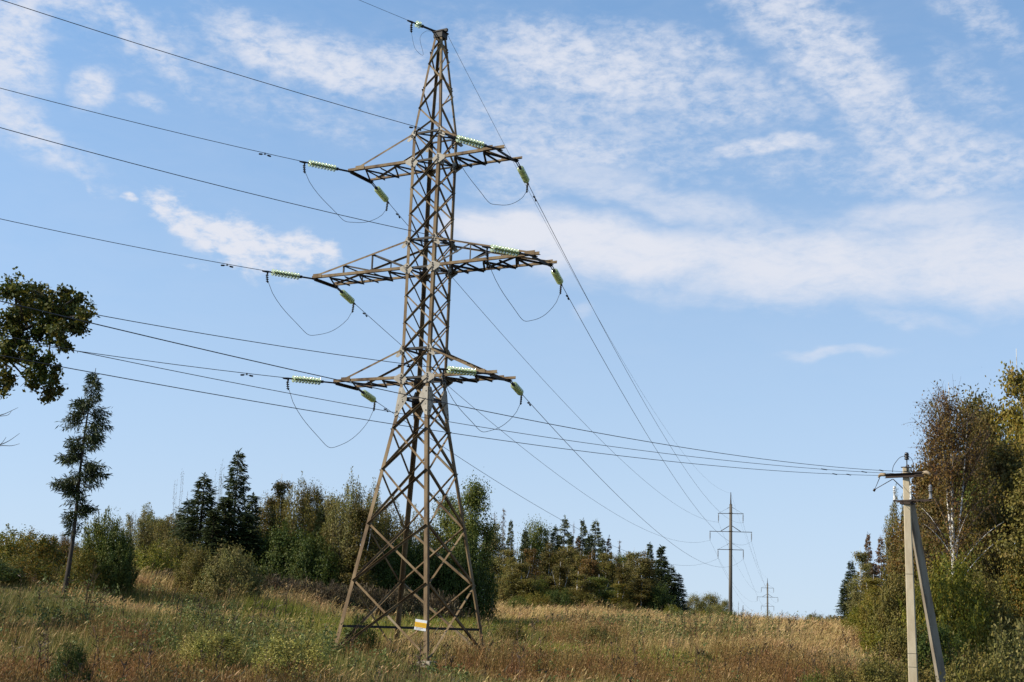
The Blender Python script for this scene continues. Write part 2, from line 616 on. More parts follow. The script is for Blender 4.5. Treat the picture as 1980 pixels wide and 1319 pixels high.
# ------------------------------------------------------------------ the setting: ground
def build_ground():
    ys = np.concatenate([np.arange(-60, 16, 4), np.arange(16, 150, 1.2), np.geomspace(150, 5000, 45)])
    us = np.concatenate([np.linspace(-1, -.42, 14)[:-1] * 3, np.linspace(-.42, .42, 90), np.linspace(.42, 1, 14)[1:] * 3])
    X = us[None, :] * np.maximum(np.abs(ys)[:, None], 40)
    Y = np.repeat(ys[:, None], len(us), 1)
    Z = ground(X, Y)
    V = np.stack([X, Y, Z], -1).reshape(-1, 3)
    nx = len(us)
    me = bpy.data.meshes.new('ground')
    F = [(j * nx + i, j * nx + i + 1, (j + 1) * nx + i + 1, (j + 1) * nx + i) for j in range(len(ys) - 1) for i in range(nx - 1)]
    me.from_pydata([tuple(p) for p in V], [], F)
    me.polygons.foreach_set('use_smooth', [True] * len(F))
    m = noise_mat('field_soil', [(.05, .042, .018), (.11, .085, .034), (.17, .125, .052), (.11, .10, .03)], .45, .95, 0, (1, 1, 1), .5, 10, .1)
    me.materials.append(m)
    o = link('ground', me)
    tag(o, kind='structure')


build_ground()

# ------------------------------------------------------------------ the lattice pylon
TX, TY, TZ1, YAW = -3.087, 45.563, 7.323, R(29.317)
BASE = 9.7                       # lower crossarm above the foundations
W0, WTOP, WP4, HW = .594, .139, 1.536, .642
ZT1, ZK, PN1, PN2, PN3, PN4 = 1.044, -.738, -1.77, -3.229, -5.127, -7.054
Z2, Z2T, Z3, Z3T, ZTOP = 4.0, 5.05, 8.013, 9.083, 13.176
ARM = {'lower': (0.0, ZT1, 3.45, 3.22), 'middle': (Z2, Z2T, 4.74, 4.70), 'top': (Z3, Z3T, 3.38, 3.17)}   # z, tie z, left, right


def TW(a, b, z):
    """pylon frame (a along the crossarms, b across them, z above the lower crossarm) to the world"""
    c, s = math.cos(YAW), math.sin(YAW)
    return Vector((TX + a * c + b * s, TY - a * s + b * c, TZ1 + z))


def half(z):
    if z >= Z3T:
        k = (z - Z3T) / (ZTOP - Z3T)
        return W0 * (1 - k) + WTOP * k
    if z >= ZK:
        return W0
    k = (z - ZK) / (PN4 - ZK)
    return W0 * (1 - k) + WP4 * k


CORN = [(-1, -1), (1, -1), (1, 1), (-1, 1)]


def build_pylon():
    root = empty('lattice_pylon', TW(0, 0, -BASE), 'tall rusty brown lattice steel pylon with six crossarms standing in the field', 'pylon', rot=(0, 0, -YAW))

    def C(k, z, out=0.0):
        h = half(z) + out
        return Vector((CORN[k % 4][0] * h, CORN[k % 4][1] * h, z + BASE))

    # legs: angle irons in three straight lengths
    for k in range(4):
        mb = MB()
        d1 = Vector((-CORN[k][0], 0, 0))
        d2 = Vector((0, -CORN[k][1], 0))
        for za, zb, w in ((-BASE, ZK, .138), (ZK, Z3T, .12), (Z3T, ZTOP, .088)):
            mb.angle(C(k, za), C(k, zb), d1, d2, w, .014)
        mb.build('leg', M['steel'], root)
    # cross braces, one X per panel and face
    lv = [-BASE + .25, PN4, PN3, PN2, PN1, ZK, 0, ZT1, 2.03, 3.01, Z2, Z2T, 6.04, 7.03, Z3, Z3T]
    for f in range(4):
        k0, k1 = f, (f + 1) % 4
        nrm = Vector((CORN[k0][0] + CORN[k1][0], CORN[k0][1] + CORN[k1][1], 0)).normalized()
        for za, zb in zip(lv[:-1], lv[1:]):
            w = .076 if za < ZK - .1 else .055
            mb = MB()
            a0, a1, b0, b1 = C(k0, za), C(k1, za), C(k0, zb), C(k1, zb)
            ins = (a1 - a0).normalized()
            # the brace rising towards k1 stands its free flange outwards along its upper edge
            p, q = a0 + ins * .05, b1 - ins * .05
            up = Vector((0, 0, 1))
            off = nrm * .004
            mb.angle(p + off, q + off, -up, nrm, w, .008)
            p, q = a1 - ins * .05, b0 + ins * .05
            off = -nrm * .02
            mb.angle(p + off, q + off, up, -nrm, w, .008)
            # gusset bolts where the two cross
            mb.build('cross_brace', M['steel'], root)
    # horizontal ties round the body
    for z in (ZK, 0, ZT1, Z2, Z2T, Z3, Z3T):
        mb = MB()
        for f in range(4):
            k0, k1 = f, (f + 1) % 4
            nrm = Vector((CORN[k0][0] + CORN[k1][0], CORN[k0][1] + CORN[k1][1], 0)).normalized()
            mb.angle(C(k0, z) - nrm * .03, C(k1, z) - nrm * .03, (0, 0, 1), -nrm, .075, .008)
        mb.angle(C(0, z) + Vector((.04, .04, .02)), C(2, z) - Vector((.04, .04, -.02)), (0, 0, 1), (1, -1, 0), .06, .008)
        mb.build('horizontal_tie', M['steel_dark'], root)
    # long flat tie between two legs near the ground
    zt = -8.62
    MB().angle(C(0, zt) + Vector((.05, .05, 0)), C(2, zt) - Vector((.05, .05, 0)), (0, 0, 1), (1, -1, 0), .08, .01).build('horizontal_tie', M['steel_dark'], root)
    # peak: single zig-zag lacing on each face
    zz = {0: [(1, Z3T), (0, 10.1), (1, 11.15), (0, 11.87), (1, 12.65), (0, 13.0)],
          1: [(1, Z3T), (0, 10.1), (1, 10.75), (0, 11.5), (1, 12.1), (0, 12.75)],
          2: [(0, Z3T), (1, 10.0), (0, 11.0), (1, 11.8), (0, 12.5), (1, 12.95)],
          3: [(1, Z3T), (0, 10.0), (1, 10.9), (0, 11.7), (1, 12.4), (0, 12.9)]}
    for f in range(4):
        k0, k1 = f, (f + 1) % 4
        nrm = Vector((CORN[k0][0] + CORN[k1][0], CORN[k0][1] + CORN[k1][1], 0)).normalized()
        pts = [C(k0 if e == 0 else k1, z) for e, z in zz[f]]
        for i in range(len(pts) - 1):
            p, q = pts[i], pts[i + 1]
            side = 1 if i % 2 else -1
            o = nrm * (.004 if side > 0 else -.02)
            MB().angle(p + o, q + o, (0, 0, -side), nrm * side, .06, .007).build('lacing_bar', M['steel'], root)
    # cap
    mb = MB()
    zt = ZTOP + BASE
    mb.abox((-.24, -.22, zt), (.24, .22, zt + .03))
    mb.abox((-.30, -.05, zt + .031), (.30, .05, zt + .14))
    mb.abox((-.19, -.19, zt - .22), (.19, -.165, zt - .002))
    mb.abox((-.19, .165, zt - .22), (.19, .19, zt - .002))
    mb.abox((.165, -.16, zt - .22), (.19, .16, zt - .002))
    mb.abox((-.19, -.16, zt - .22), (-.165, .16, zt - .002))
    mb.build('cap', M['steel_dark'], root)

    # gusset plates with bolts
    def plate(pts2, k, face, z0, t=.012):
        """polygon on a face plane: (s, z) with s measured from leg k towards the other leg of the face"""
        k0 = k
        other = (face if k == (face + 1) % 4 else (face + 1) % 4)
        nrm = Vector((CORN[face][0] + CORN[(face + 1) % 4][0], CORN[face][1] + CORN[(face + 1) % 4][1], 0)).normalized()
        d = Vector((CORN[other][0] - CORN[k0][0], CORN[other][1] - CORN[k0][1], 0)).normalized()
        mb = MB()
        vs = []
        for s, dz in pts2:
            p = C(k0, z0 + dz) + d * s + nrm * .018
            vs.append(p)
        n = len(vs)
        vv = vs + [p + nrm * t for p in vs]
        fs = [tuple(range(n)), tuple(n + i for i in reversed(range(n)))] + [(i, i + n, (i + 1) % n + n, (i + 1) % n) for i in range(n)]
        mb.add(vv, fs)
        # bolt rows
        sm = sum(s for s, _ in pts2) / n
        zs = [dz for _, dz in pts2]
        zc = sum(zs) / n
        for s, dz in [(.05, max(zs) * .6), (.05, max(zs) * .25), (.05, min(zs) * .35), (.05, min(zs) * .7), (sm, zc + .02), (sm * 1.25, zc - .05)]:
            p = C(k0, z0 + dz) + d * s + nrm * (.018 + t + .012)
            mb.box(p, d * .02, Vector((0, 0, .02)), nrm * .012, 1)
        mb.build('gusset_plate', [M['plate'], M['bolt']], root)

    for z in (0, Z2, Z3):
        for f in (0, 2):
            for k in (f, (f + 1) % 4):
                plate([(-.02, -.16), (.16, -.2), (.30, -.02), (.2, .08), (.06, .2), (-.02, .18), (-.26, .07), (-.24, -.04)], k, f, z)
        for f in (1, 3):
            for k in (f, (f + 1) % 4):
                plate([(0, -.2), (.3, -.16), (.3, .1), (0, .22)], k, f, z)
    for z in (ZT1, Z2T, Z3T):
        for f in (0, 2):
            for k in (f, (f + 1) % 4):
                plate([(-.24, -.24), (-.14, -.28), (.0, -.18), (.11, -.08), (.11, .05), (.02, .17), (-.03, .12)], k, f, z)
    for f in range(4):
        for k in (f, (f + 1) % 4):
            plate([(.0, -.62), (.13, -.55), (.34, -.05), (.34, .12), (.16, .42), (.0, .42)], k, f, ZK)

    # crossarms
    for lev, (z, ztie, al, ar) in ARM.items():
        for side, aa in ((-1, al), (1, ar)):
            arm = bpy.data.objects.new('crossarm', None)
            COL.objects.link(arm)
            arm.parent = root
            long_ = lev == 'middle'
            zz0 = z + BASE
            near, far = -HW, HW
            wn = .10
            over = .03 if side < 0 else .15
            for b0, b1 in ((-W0, near), (W0, far)):
                sb = 1 if b0 > 0 else -1
                mb = MB()
                mb.angle((side * (W0 - .12), b0 + sb * .02, zz0), (side * (aa + over), b1 + sb * .02, zz0), (0, 0, 1), (0, -sb, 0), wn, .01)
                mb.build('chord', M['steel'], arm)
            # end beam
            mb = MB()
            mb.angle((side * (aa - .10), near - .05, zz0 - .012), (side * (aa - .10), far + .05, zz0 - .012), (0, 0, -1), (-side, 0, 0), .10, .01)
            mb.abox((side * (aa - .10) - .09, near - .09, zz0 - .028), (side * (aa - .10) + .09, near + .2, zz0 - .014))
            mb.abox((side * (aa - .10) - .09, far - .2, zz0 - .028), (side * (aa - .10) + .09, far + .09, zz0 - .014))
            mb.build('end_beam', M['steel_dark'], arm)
            # bottom lacing
            mb = MB()
            nst = 6 if long_ else 4
            A0, A1 = W0 + .05, aa - .15
            xs = [A0 + (A1 - A0) * i / nst for i in range(nst + 1)]
            for i in range(nst):
                y0, y1 = (near + .03, far - .03) if i % 2 else (far - .03, near + .03)
                mb.angle((side * xs[i], y0, zz0 - .012), (side * xs[i + 1], y1, zz0 - .012), (side, 0, 0), (0, 0, -1), .065, .008)
                if i:
                    mb.angle((side * xs[i], near + .03, zz0 - .03), (side * xs[i], far - .03, zz0 - .03), (side, 0, 0), (0, 0, -1), .055, .008)
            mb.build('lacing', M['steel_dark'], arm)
            # ties up to the body
            mb = MB()
            ta = aa - (.12 if long_ else .42)
            ztop = ztie + BASE
            for sb in (-1, 1):
                p0, p1 = Vector((side * (W0 + .05), sb * (W0 + .03), ztop)), Vector((side * ta, sb * (HW + .03), zz0 + .11))
                mb.angle(p0, p1, (0, 0, -1), (0, -sb, 0), .065, .008)
                mb.strip(p1 + Vector((-side * .3, -sb * .012, -.1)), p1 + Vector((side * .1, -sb * .012, -.1)), (0, 0, 1), .15, (0, sb, 0), .01)
            mb.build('tie', M['steel'], arm)
            if long_:
                mb = MB()
                for sb in (-1, 1):
                    def tie_pt(u):
                        return Vector((side * (W0 + .05 + (ta - W0 - .05) * u), sb * (W0 + .02), ztop - (ztop - zz0 - .11) * u))
                    prev = Vector((side * W0, sb * (W0 + .02), zz0 + .1))
                    for i, u in enumerate((.36, .68)):
                        t = tie_pt(u)
                        b = Vector((t.x, t.y, zz0 + .09))
                        mb.angle(b, t, (side, 0, 0), (0, -sb, 0), .05, .007)
                        mb.angle(t - Vector((0, sb * .02, 0)), prev - Vector((0, sb * .02, 0)), (0, 0, -1), (0, -sb, 0), .06, .007)
                        prev = b
                t0, t1 = tie_pt(.36), tie_pt(.68)
                for t in (t0, t1):
                    mb.angle(Vector((t.x, -W0, t.z - .03)), Vector((t.x, W0, t.z - .03)), (side, 0, 0), (0, 0, -1), .05, .007)
                mb.build('web_brace', M['steel_dark'], arm)
    # concrete foundations
    for k in range(4):
        mb = MB()
        c = C(k, -BASE)
        mb.add([(c.x + sx * s, c.y + sy * s, z) for z, s in ((-1.0, .36), (.12, .24), (.17, .2)) for sx, sy in ((-1, -1), (1, -1), (1, 1), (-1, 1))],
               [(0, 3, 2, 1), (0, 1, 5, 4), (1, 2, 6, 5), (2, 3, 7, 6), (3, 0, 4, 7), (4, 5, 9, 8), (5, 6, 10, 9), (6, 7, 11, 10), (7, 4, 8, 11), (8, 9, 10, 11)])
        mb.build('foundation', M['concrete_old'], root)
    return root


build_pylon()

# warning sign on the near leg
def build_sign():
    z = -8.44
    h = half(z)
    root = empty('warning_sign', TW(h - .03, -h - .03, z), 'small white and yellow metal sign fixed to the front leg of the lattice pylon', 'sign', rot=(0, R(6), -YAW + R(8)))
    MB().abox((-.40, -.004, -.17), (0.02, .004, .17)).build('panel', M['sign_white'], root)
    MB().abox((-.397, -.0085, -.075), (.017, -.0045, .085)).build('stripe', M['sign_yellow'], root)
    mb = MB()
    rg = random.Random(4)
    for row, (z0, hh) in enumerate(((-.115, .028), (-.15, .02))):
        x = -.35
        while x < -.1 if row == 0 else x < -.16:
            w = rg.uniform(.012, .026)
            mb.abox((x, -.0075, z0), (x + w, -.0045, z0 + hh))
            x += w + rg.uniform(.008, .016)
    mb.build('lettering', M['sign_ink'], root)
    mb = MB()
    for row, (z0, hh) in enumerate(((.03, .022), (-.01, .022), (-.05, .018))):
        x = -.36
        while x < -.03:
            w = rg.uniform(.012, .03)
            mb.abox((x, -.0115, z0), (x + w, -.0087, z0 + hh))
            x += w + rg.uniform(.008, .016)
    mb.build('lettering', M['sign_ink_yellow'], root)


build_sign()

# ------------------------------------------------------------------ strings, conductors, jumpers
disc_me = MB().lathe([(0, .0), (0, .045), (.05, .05), (.052, .06), (.07, .115), (.088, .13), (.096, .128), (.09, .1), (.10, .085), (.092, .07), (.10, .05), (.094, .03), (.13, .012), (.13, 0)], 16).mesh('glass_disc', M['glass'])
cap_me = MB().lathe([(-.002, 0), (-.002, .046), (.02, .052), (.055, .052), (.06, .03), (.06, 0)], 10).mesh('metal_cap', M['fitting'])
link_mb = MB().box((.27, .035, 0), (.27, 0, 0), (0, .008, 0), (0, 0, .022)).box((.27, -.035, 0), (.27, 0, 0), (0, .008, 0), (0, 0, .022))
link_mb.box((.0, 0, 0), (.03, 0, 0), (0, .05, 0), (0, 0, .03)).box((.55, 0, 0), (.035, 0, 0), (0, .05, 0), (0, 0, .045))
link_me = link_mb.mesh('link', M['fitting'])
clamp_mb = MB().tube([(0, 0, 0), (.12, 0, 0), (.16, 0, -.01), (.38, 0, -.01)], [.03, .03, .045, .03], 7)
clamp_mb.tube([(.16, 0, -.02), (.20, 0, -.16), (.16, 0, -.42)], [.035, .03, .022], 6)
for i in range(4):
    clamp_mb.box((.19 - .006 * i, 0, -.14 - .075 * i), (.045, 0, 0), (0, .03, 0), (0, 0, .015))
clamp_me = clamp_mb.mesh('tension_clamp', M['fitting'])
damper_mb = MB().tube([(-.24, 0, -.085), (-.12, 0, -.07), (0, 0, -.065), (.12, 0, -.07), (.24, 0, -.085)], .008, 5)
damper_mb.box((0, 0, -.03), (.025, 0, 0), (0, .02, 0), (0, 0, .05))
for s in (-1, 1):
    damper_mb.tube([(s * .12, 0, -.075), (s * .15, 0, -.08), (s * .29, 0, -.095), (s * .31, 0, -.097)], [.02, .04, .04, .02], 7)
damper_me = damper_mb.mesh('vibration_damper', M['fitting'])

STR = 2.05


def string(P, D, label, n=9, group='glass insulator strings on the lattice pylon'):
    root = empty('insulator_string', P, label, 'insulator', group, rot=Vector(D).to_track_quat('X', 'Z').to_euler())
    link('link', link_me, root)
    for i in range(n):
        d = link('glass_disc', disc_me, root)
        d.location = (.59 + .13 * i, 0, 0)
        c = link('metal_cap', cap_me, d)
    k = link('tension_clamp', clamp_me, root)
    k.location = (.59 + .13 * n, 0, 0)
    return root


def wire_obj(name, pts, rad, label, cat='cable', group=None, mat='wire', n=5):
    o = MB().tube(pts, rad, n).build(name, M[mat])
    return tag(o, label, cat, group)


def damper_on(o, P, D):
    d = link('vibration_damper', damper_me, o)
    d.location = P
    d.scale = (.78, .78, .78)
    d.rotation_euler = Vector(D).to_track_quat('X', 'Z').to_euler()


PHI = R(51.37)
DN = Vector((-math.sin(PHI), -math.cos(PHI), 0))        # towards the next pylon, past the camera's left
AZ2 = R(12.9)
AD2 = Vector((math.cos(AZ2), -math.sin(AZ2), 0))
C2 = Vector((38.03, 221.0, 0))
C3 = Vector((89.44, 447.0, 0))
Z2P = {'lower': 8.56, 'middle': 11.56, 'top': 14.6}     # crossarm heights above the eye, second support
HALF2 = {'lower': 2.1, 'middle': 3.45, 'top': 2.05}
Z3P = {'lower': -1.05, 'middle': 1.95, 'top': 4.99}
INS = 1.45
NEAR = {('top', -1): (-.050, .0020), ('middle', -1): (-.038, .0024), ('lower', -1): (-.042, .0022),
        ('top', 1): (-.030, .0016), ('middle', 1): (-.042, .0022), ('lower', 1): (-.046, .0024)}
FSAG = {('top', -1): 3.0, ('middle', -1): 3.5, ('lower', -1): 3.3, ('top', 1): 3.5, ('middle', 1): 3.8, ('lower', 1): 3.4}
SIDE = {-1: 'left', 1: 'right'}
JDROP = {('top', -1): 1.15, ('middle', -1): 1.45, ('lower', -1): 1.75, ('top', 1): 1.2, ('middle', 1): 1.55, ('lower', 1): 1.35}

for lev, (z, zt, al, ar) in ARM.items():
    for side, aa in ((-1, al), (1, ar)):
        s0, k0 = NEAR[lev, side]
        tipn = TW(side * (aa - .10), -HW - .06, z - .04)
        tipf = TW(side * (aa - .10), HW + .06, z - .04)
        where = f'{SIDE[side]} end of the {lev} crossarm'
        # towards the viewer
        D = (DN + Vector((0, 0, s0))).normalized()
        P0 = TW(side * (aa - .05), -HW, z)
        string(tipn, D, f'green glass insulator string pulling left from the {where}')
        pts = []
        for d in np.concatenate([[STR * .9], np.linspace(3, 66, 40)]):
            pts.append(tipn + DN * d + Vector((0, 0, s0 * d + k0 * d * d)))
        o = wire_obj('conductor', pts, .0115, f'bare conductor leaving the picture at left from the {where}', 'cable', 'conductors of the pylon line', 'wire_dark')
        for dd in ((1.5,) if side < 0 else (1.45,)):
            q = tipn + DN * (STR + dd) + Vector((0, 0, s0 * (STR + dd) + k0 * (STR + dd) ** 2))
            damper_on(o, q, D)
        # away, to the concrete support
        E = C2 + AD2 * (side * HALF2[lev]) + Vector((0, 0, Z2P[lev] - INS))
        sg = FSAG[lev, side]

        def far(t):
            p = tipf.lerp(E, t)
            p.z -= 4 * sg * t * (1 - t)
            return p
        Ls = (E - tipf).length
        D2 = (far(2.0 / Ls) - tipf).normalized()
        string(tipf, D2, f'green glass insulator string sloping down rightwards from the {where}')
        tt = np.concatenate([[STR * .9 / Ls], np.linspace(3.5 / Ls, 1, 50)])
        o = wire_obj('conductor', [far(t) for t in tt], .0115, f'bare conductor sloping far away right from the {where}', 'cable', 'conductors of the pylon line', 'wire_dark')
        damper_on(o, far((STR + 1.3) / Ls), D2)
        # onwards to the farthest support
        E3 = C3 + AD2 * (side * HALF2[lev]) + Vector((0, 0, Z3P[lev] - INS))
        pts = []
        for t in np.linspace(0, 1, 40):
            p = E.lerp(E3, t)
            p.z -= 4 * 3.3 * t * (1 - t)
            pts.append(p)
        wire_obj('conductor', pts, .0115, f'thin far conductor between both concrete pylons, {SIDE[side]} end of their {lev} arms', 'cable', 'far conductors between the concrete pylons', 'wire')
        # jumper loop under the crossarm
        a = tipn + D * 1.88 + Vector((0, 0, -.38))
        b = tipf + D2 * 1.88 + Vector((0, 0, -.38))
        pts = []
        for t in np.linspace(0, 1, 28):
            tw = t + .07 * math.sin(math.pi * 2 * t)
            p = a.lerp(b, tw)
            p.z -= JDROP[lev, side] * (4 * t * (1 - t)) ** .72 * (1 + .12 * (t - .5)) + .02 * math.sin(17 * t)
            pts.append(p)
        wire_obj('jumper_cable', pts, .0095, f'slack jumper loop hanging under the {where}', 'cable', 'jumper loops under the crossarms', 'wire')

# earth wire at the peak
pt = TW(-.2, -.12, ZTOP + .08)
D = (DN + Vector((0, 0, .038))).normalized()
root = string(pt, D, 'two clear glass discs holding the earth wire at the very top of the lattice pylon', 2)
pts = [pt + DN * d + Vector((0, 0, .038 * d + .002 * d * d)) for d in np.linspace(.9, 60, 40)]
wire_obj('earth_wire', pts, .0075, 'earth wire leaving the top of the picture leftwards from the lattice pylon tip', 'cable', None, 'wire_dark')
pts = [pt + D * 1.05 + Vector((0, 0, -.15)), pt + D * 1.0 + Vector((.02, 0, -.6)), pt + D * .8 + Vector((0, 0, -1.0)), pt + D * .45 + Vector((0, 0, -1.1)),
       pt + D * .75 + Vector((.1, 0, -.55)), pt + D * .4 + Vector((0, 0, -.15)), pt + D * .1 + Vector((0, 0, -.05))]
def smooth(pts, n=8):
    out = []
    P = [pts[0]] + list(pts) + [pts[-1]]
    for i in range(1, len(P) - 2):
        for k in range(n):
            t = k / n
            a, b, c, d = P[i - 1], P[i], P[i + 1], P[i + 2]
            out.append(.5 * ((2 * b) + (c - a) * t + (2 * a - 5 * b + 4 * c - d) * t * t + (3 * b - a - 3 * c + d) * t ** 3))
    out.append(P[-1])
    return out
wire_obj('earth_wire_loop', smooth(pts), .006, 'thin looped wire hanging beside the discs at the tip of the lattice pylon', 'cable', None, 'wire')
a, b = TW(.15, .2, ZTOP + .05), C2 + Vector((0, 0, 18.1))
pts = []
for t in np.linspace(0, 1, 60):
    p = a.lerp(b, t)
    p.z -= 4 * 3.9 * t * (1 - t)
    pts.append(p)
wire_obj('earth_wire', pts, .0075, 'earth wire sloping from the lattice pylon tip to the nearer concrete pylon', 'cable', None, 'wire')

# ------------------------------------------------------------------ the two concrete pylons
def concrete_pylon(c, zarm, zbot, ztop, label, glabel):
    zb = gz(c.x, c.y) if zbot is None else zbot
    root = empty('concrete_pylon', (c.x, c.y, zb), label, 'pylon', 'concrete pylons of the line', rot=(0, 0, -AZ2))
    Hm = zarm['top'] + 1.6 - zb
    MB().tube([(0, 0, -.5), (0, 0, Hm * .5), (0, 0, Hm)], [.33, .29, .235], 14).build('mast', M['concrete_far'], root)
    MB().tube([(0, 0, Hm - .1), (0, 0, Hm + .1), (0, 0, ztop - zb)], [.26, .13, .05], 8).build('peak', M['steel_dark'], root)
    for lev in ('top', 'middle', 'lower'):
        h = HALF2[lev]
        z = zarm[lev] - zb
        mb = MB()
        mb.abox((-h - .1, -.07, z), (h + .1, .07, z + .10))
        rise = 1.0 if lev != 'middle' else 1.05
        for s in (-1, 1):
            r = .62 if lev != 'middle' else 1.65
            if lev == 'middle':
                mb.tube([(s * r, 0, z + .12), (s * .2, 0, z + rise)], .06, 5)
            else:
                mb.tube([(s * r, 0, z + .9), (s * .2, 0, z + 1.1)], .035, 5)
                mb.tube([(s * (h - .1), 0, z + .12), (s * .2, 0, z + 1.1)], .015, 4)
        mb.abox((-.32, -.32, z + .101), (.32, .32, z + .17))
        mb.build('crossarm', M['steel_dark'], root)
    for lev in ('top', 'middle', 'lower'):
        for s in (-1, 1):
            p = c + AD2 * (s * HALF2[lev])
            mb = MB()
            prof = [(0, .02)]
            for i in range(8):
                zz = -.15 - i * .13
                prof += [(zz, .05), (zz - .04, .11), (zz - .08, .10), (zz - .085, .04)]
            prof += [(-INS + .1, .03), (-INS + .1, .07), (-INS, .07), (-INS, 0)]
            mb.lathe(prof, 8, axis='Z')
            o = mb.build('insulator_string', M['grey_and_shaded'])
            o.location = (p.x, p.y, zarm[lev])
            tag(o, f'dark insulator, {SIDE[s]} end of the {lev} crossarm of the {glabel}', 'insulator', 'suspension insulators of the concrete pylons')


concrete_pylon(C2, Z2P, None, 18.25, 'slender concrete pylon with three pairs of arms, the nearer of two, beyond the field', 'nearer concrete pylon')
concrete_pylon(C3, Z3P, -14.6, 8.3, 'smallest and farthest concrete pylon, right of the nearer one on the skyline', 'farthest concrete pylon')
p = []
for t in np.linspace(0, 1, 40):
    q = (C2 + Vector((0, 0, 18.1))).lerp(C3 + Vector((0, 0, 8.2)), t)
    q.z -= 4 * 2.6 * t * (1 - t)
    p.append(q)
wire_obj('earth_wire', p, .0075, 'faint earth wire between the tips of the two concrete pylons', 'cable')

# ------------------------------------------------------------------ concrete pole at the right
PB = Vector((11.62, 37.5, 0))
def build_pole():
    zb = gz(PB.x, PB.y) - .3
    ztop = 3.98
    H = ztop - zb
    xdir = Vector((.742, -.67, 0))                      # along the crossarm
    yaw = math.atan2(xdir.y, xdir.x)
    root = empty('utility_pole', (PB.x, PB.y, zb), 'pale square concrete utility pole with a slanting strut at the right', 'pole', rot=(0, R(-.7), 0))
    def post(p0, p1, w0, w1, d0, d1, rz, mat, name, bands=()):
        p0, p1 = Vector(p0), Vector(p1)
        c, s = math.cos(rz), math.sin(rz)
        mb = MB()
        ex, ey = Vector((c, s, 0)), Vector((-s, c, 0))
        def ring(p, w, d, ch=.018):
            w, d = w / 2, d / 2
            return [p + ex * x + ey * y for x, y in ((-w + ch, -d), (w - ch, -d), (w, -d + ch), (w, d - ch), (w - ch, d), (-w + ch, d), (-w, d - ch), (-w, -d + ch))]
        vs = ring(p0, w0, d0) + ring(p1, w1, d1)
        fs = [(i, (i + 1) % 8, (i + 1) % 8 + 8, i + 8) for i in range(8)] + [tuple(reversed(range(8))), tuple(range(8, 16))]
        mb.add(vs, fs)
        for t in bands:
            p = p0.lerp(p1, t)
            w, d = w0 + (w1 - w0) * t + .004, d0 + (d1 - d0) * t + .004
            q = p0.lerp(p1, t + .012 / (p1 - p0).length)
            vs = ring(p, w, d) + ring(q, w, d)
            mb.add(vs, [(i, (i + 1) % 8, (i + 1) % 8 + 8, i + 8) for i in range(8)], 1)
        return mb.build(name, [mat, M['steel_dark']], root)
    post((0, 0, 0), (0, 0, H), .275, .185, .24, .175, R(-21), M['concrete'], 'post', ((1.65 - zb - 2.9) / H, (-1.62 - zb) / H, (.95 - zb) / H))
    post((1.28, .55, 0), (.14, .16, H - 1.0), .25, .20, .23, .18, R(20), M['concrete_old'], 'strut')
    X = xdir
    Yp = Vector((-X.y, X.x, 0))
    def P(a, b, z):
        return X * a + Yp * b + Vector((0, 0, z - zb))
    Zv = Vector((0, 0, 1))
    mb = MB()
    # channel crossarm
    mb.box(P(0, -.125, 3.755), X * .58, Yp * .006, Zv * .062)
    mb.box(P(0, -.165, 3.812), X * .58, Yp * .034, Zv * .005)
    mb.box(P(0, -.165, 3.698), X * .58, Yp * .034, Zv * .005)
    mb.box(P(0, .125, 3.76), X * .35, Yp * .006, Zv * .04)
    mb.box(P(.46, -.125, 3.80), X * .13, Yp * .03, Zv * .05)
    mb.build('crossarm', M['rusty_iron'], root)
    mb = MB()
    mb.box(P(.2, -.12, 3.03), X * .56, Yp * .02, Zv * .022)
    mb.box(P(0, 0, 2.96), X * .16, Yp * .15, Zv * .03)
    mb.box(P(.1, .12, 3.02), X * .45, Yp * .012, Zv * .02)
    mb.box(P(.76, -.12, 3.0), X * .08, Yp * .05, Zv * .012)
    mb.build('lower_crossarm', M['rusty_iron'], root)
    mb = MB()
    mb.tube([P(-.76, -.13, 3.72), P(-.93, -.13, 3.38), P(-.36, -.13, 3.66)], .012, 5)
    mb.tube([P(-.96, -.13, 3.33), P(-.92, -.13, 3.40)], [.035, .035], 6)
    mb.tube([P(-.45, .1, 3.68), P(.1, .1, 3.15)], .014, 5)
    mb.tube([P(.35, -.1, 3.7), P(.22, -.12, 3.05)], .010, 5)
    mb.build('brace_rod', M['rusty_iron'], root)
    mb = MB()
    mb.tube([P(.07, -.09, 3.86), P(.075, -.09, 4.22)], .016, 6)
    mb.box(P(0, -.0, 3.995), X * .11, Yp * .1, Zv * .014)
    mb.build('pin', M['fitting'], root)
    m3 = Matrix.Translation((PB.x, PB.y, zb)) @ root.rotation_euler.to_matrix().to_4x4()
    def Wp(a, b, z):
        return m3 @ P(a, b, z)
    # pin insulator on top
    mb = MB().lathe([(0, 0), (0, .04), (.02, .075), (.05, .06), (.07, .045), (.08, .08), (.11, .065), (.13, .05), (.14, .07), (.18, .055), (.21, .05), (.22, 0)], 12, axis='Z')
    o = mb.build('pin_insulator', M['black_glaze'])
    o.location = Wp(.075, -.09, 4.20)
    tag(o, 'black ribbed pin insulator on the very top of the concrete utility pole', 'insulator')
    prof = [(0, 0), (0, .045), (.03, .045), (.035, .030), (.22, .028)]
    for i in range(3):
        zz = .23 + i * .055
        prof += [(zz, .042), (zz + .02, .043), (zz + .03, .028), (zz + .05, .028)]
    prof += [(.40, .03), (.415, 0)]
    wm = MB().lathe(prof, 12, axis='Z').mesh('surge_arrester', M['porcelain'])
    shaded_me = MB().lathe(prof, 12, axis='Z').mesh('surge_arrester', M['grey_and_shaded'])  # same white arrester, its shade put into a grey colour
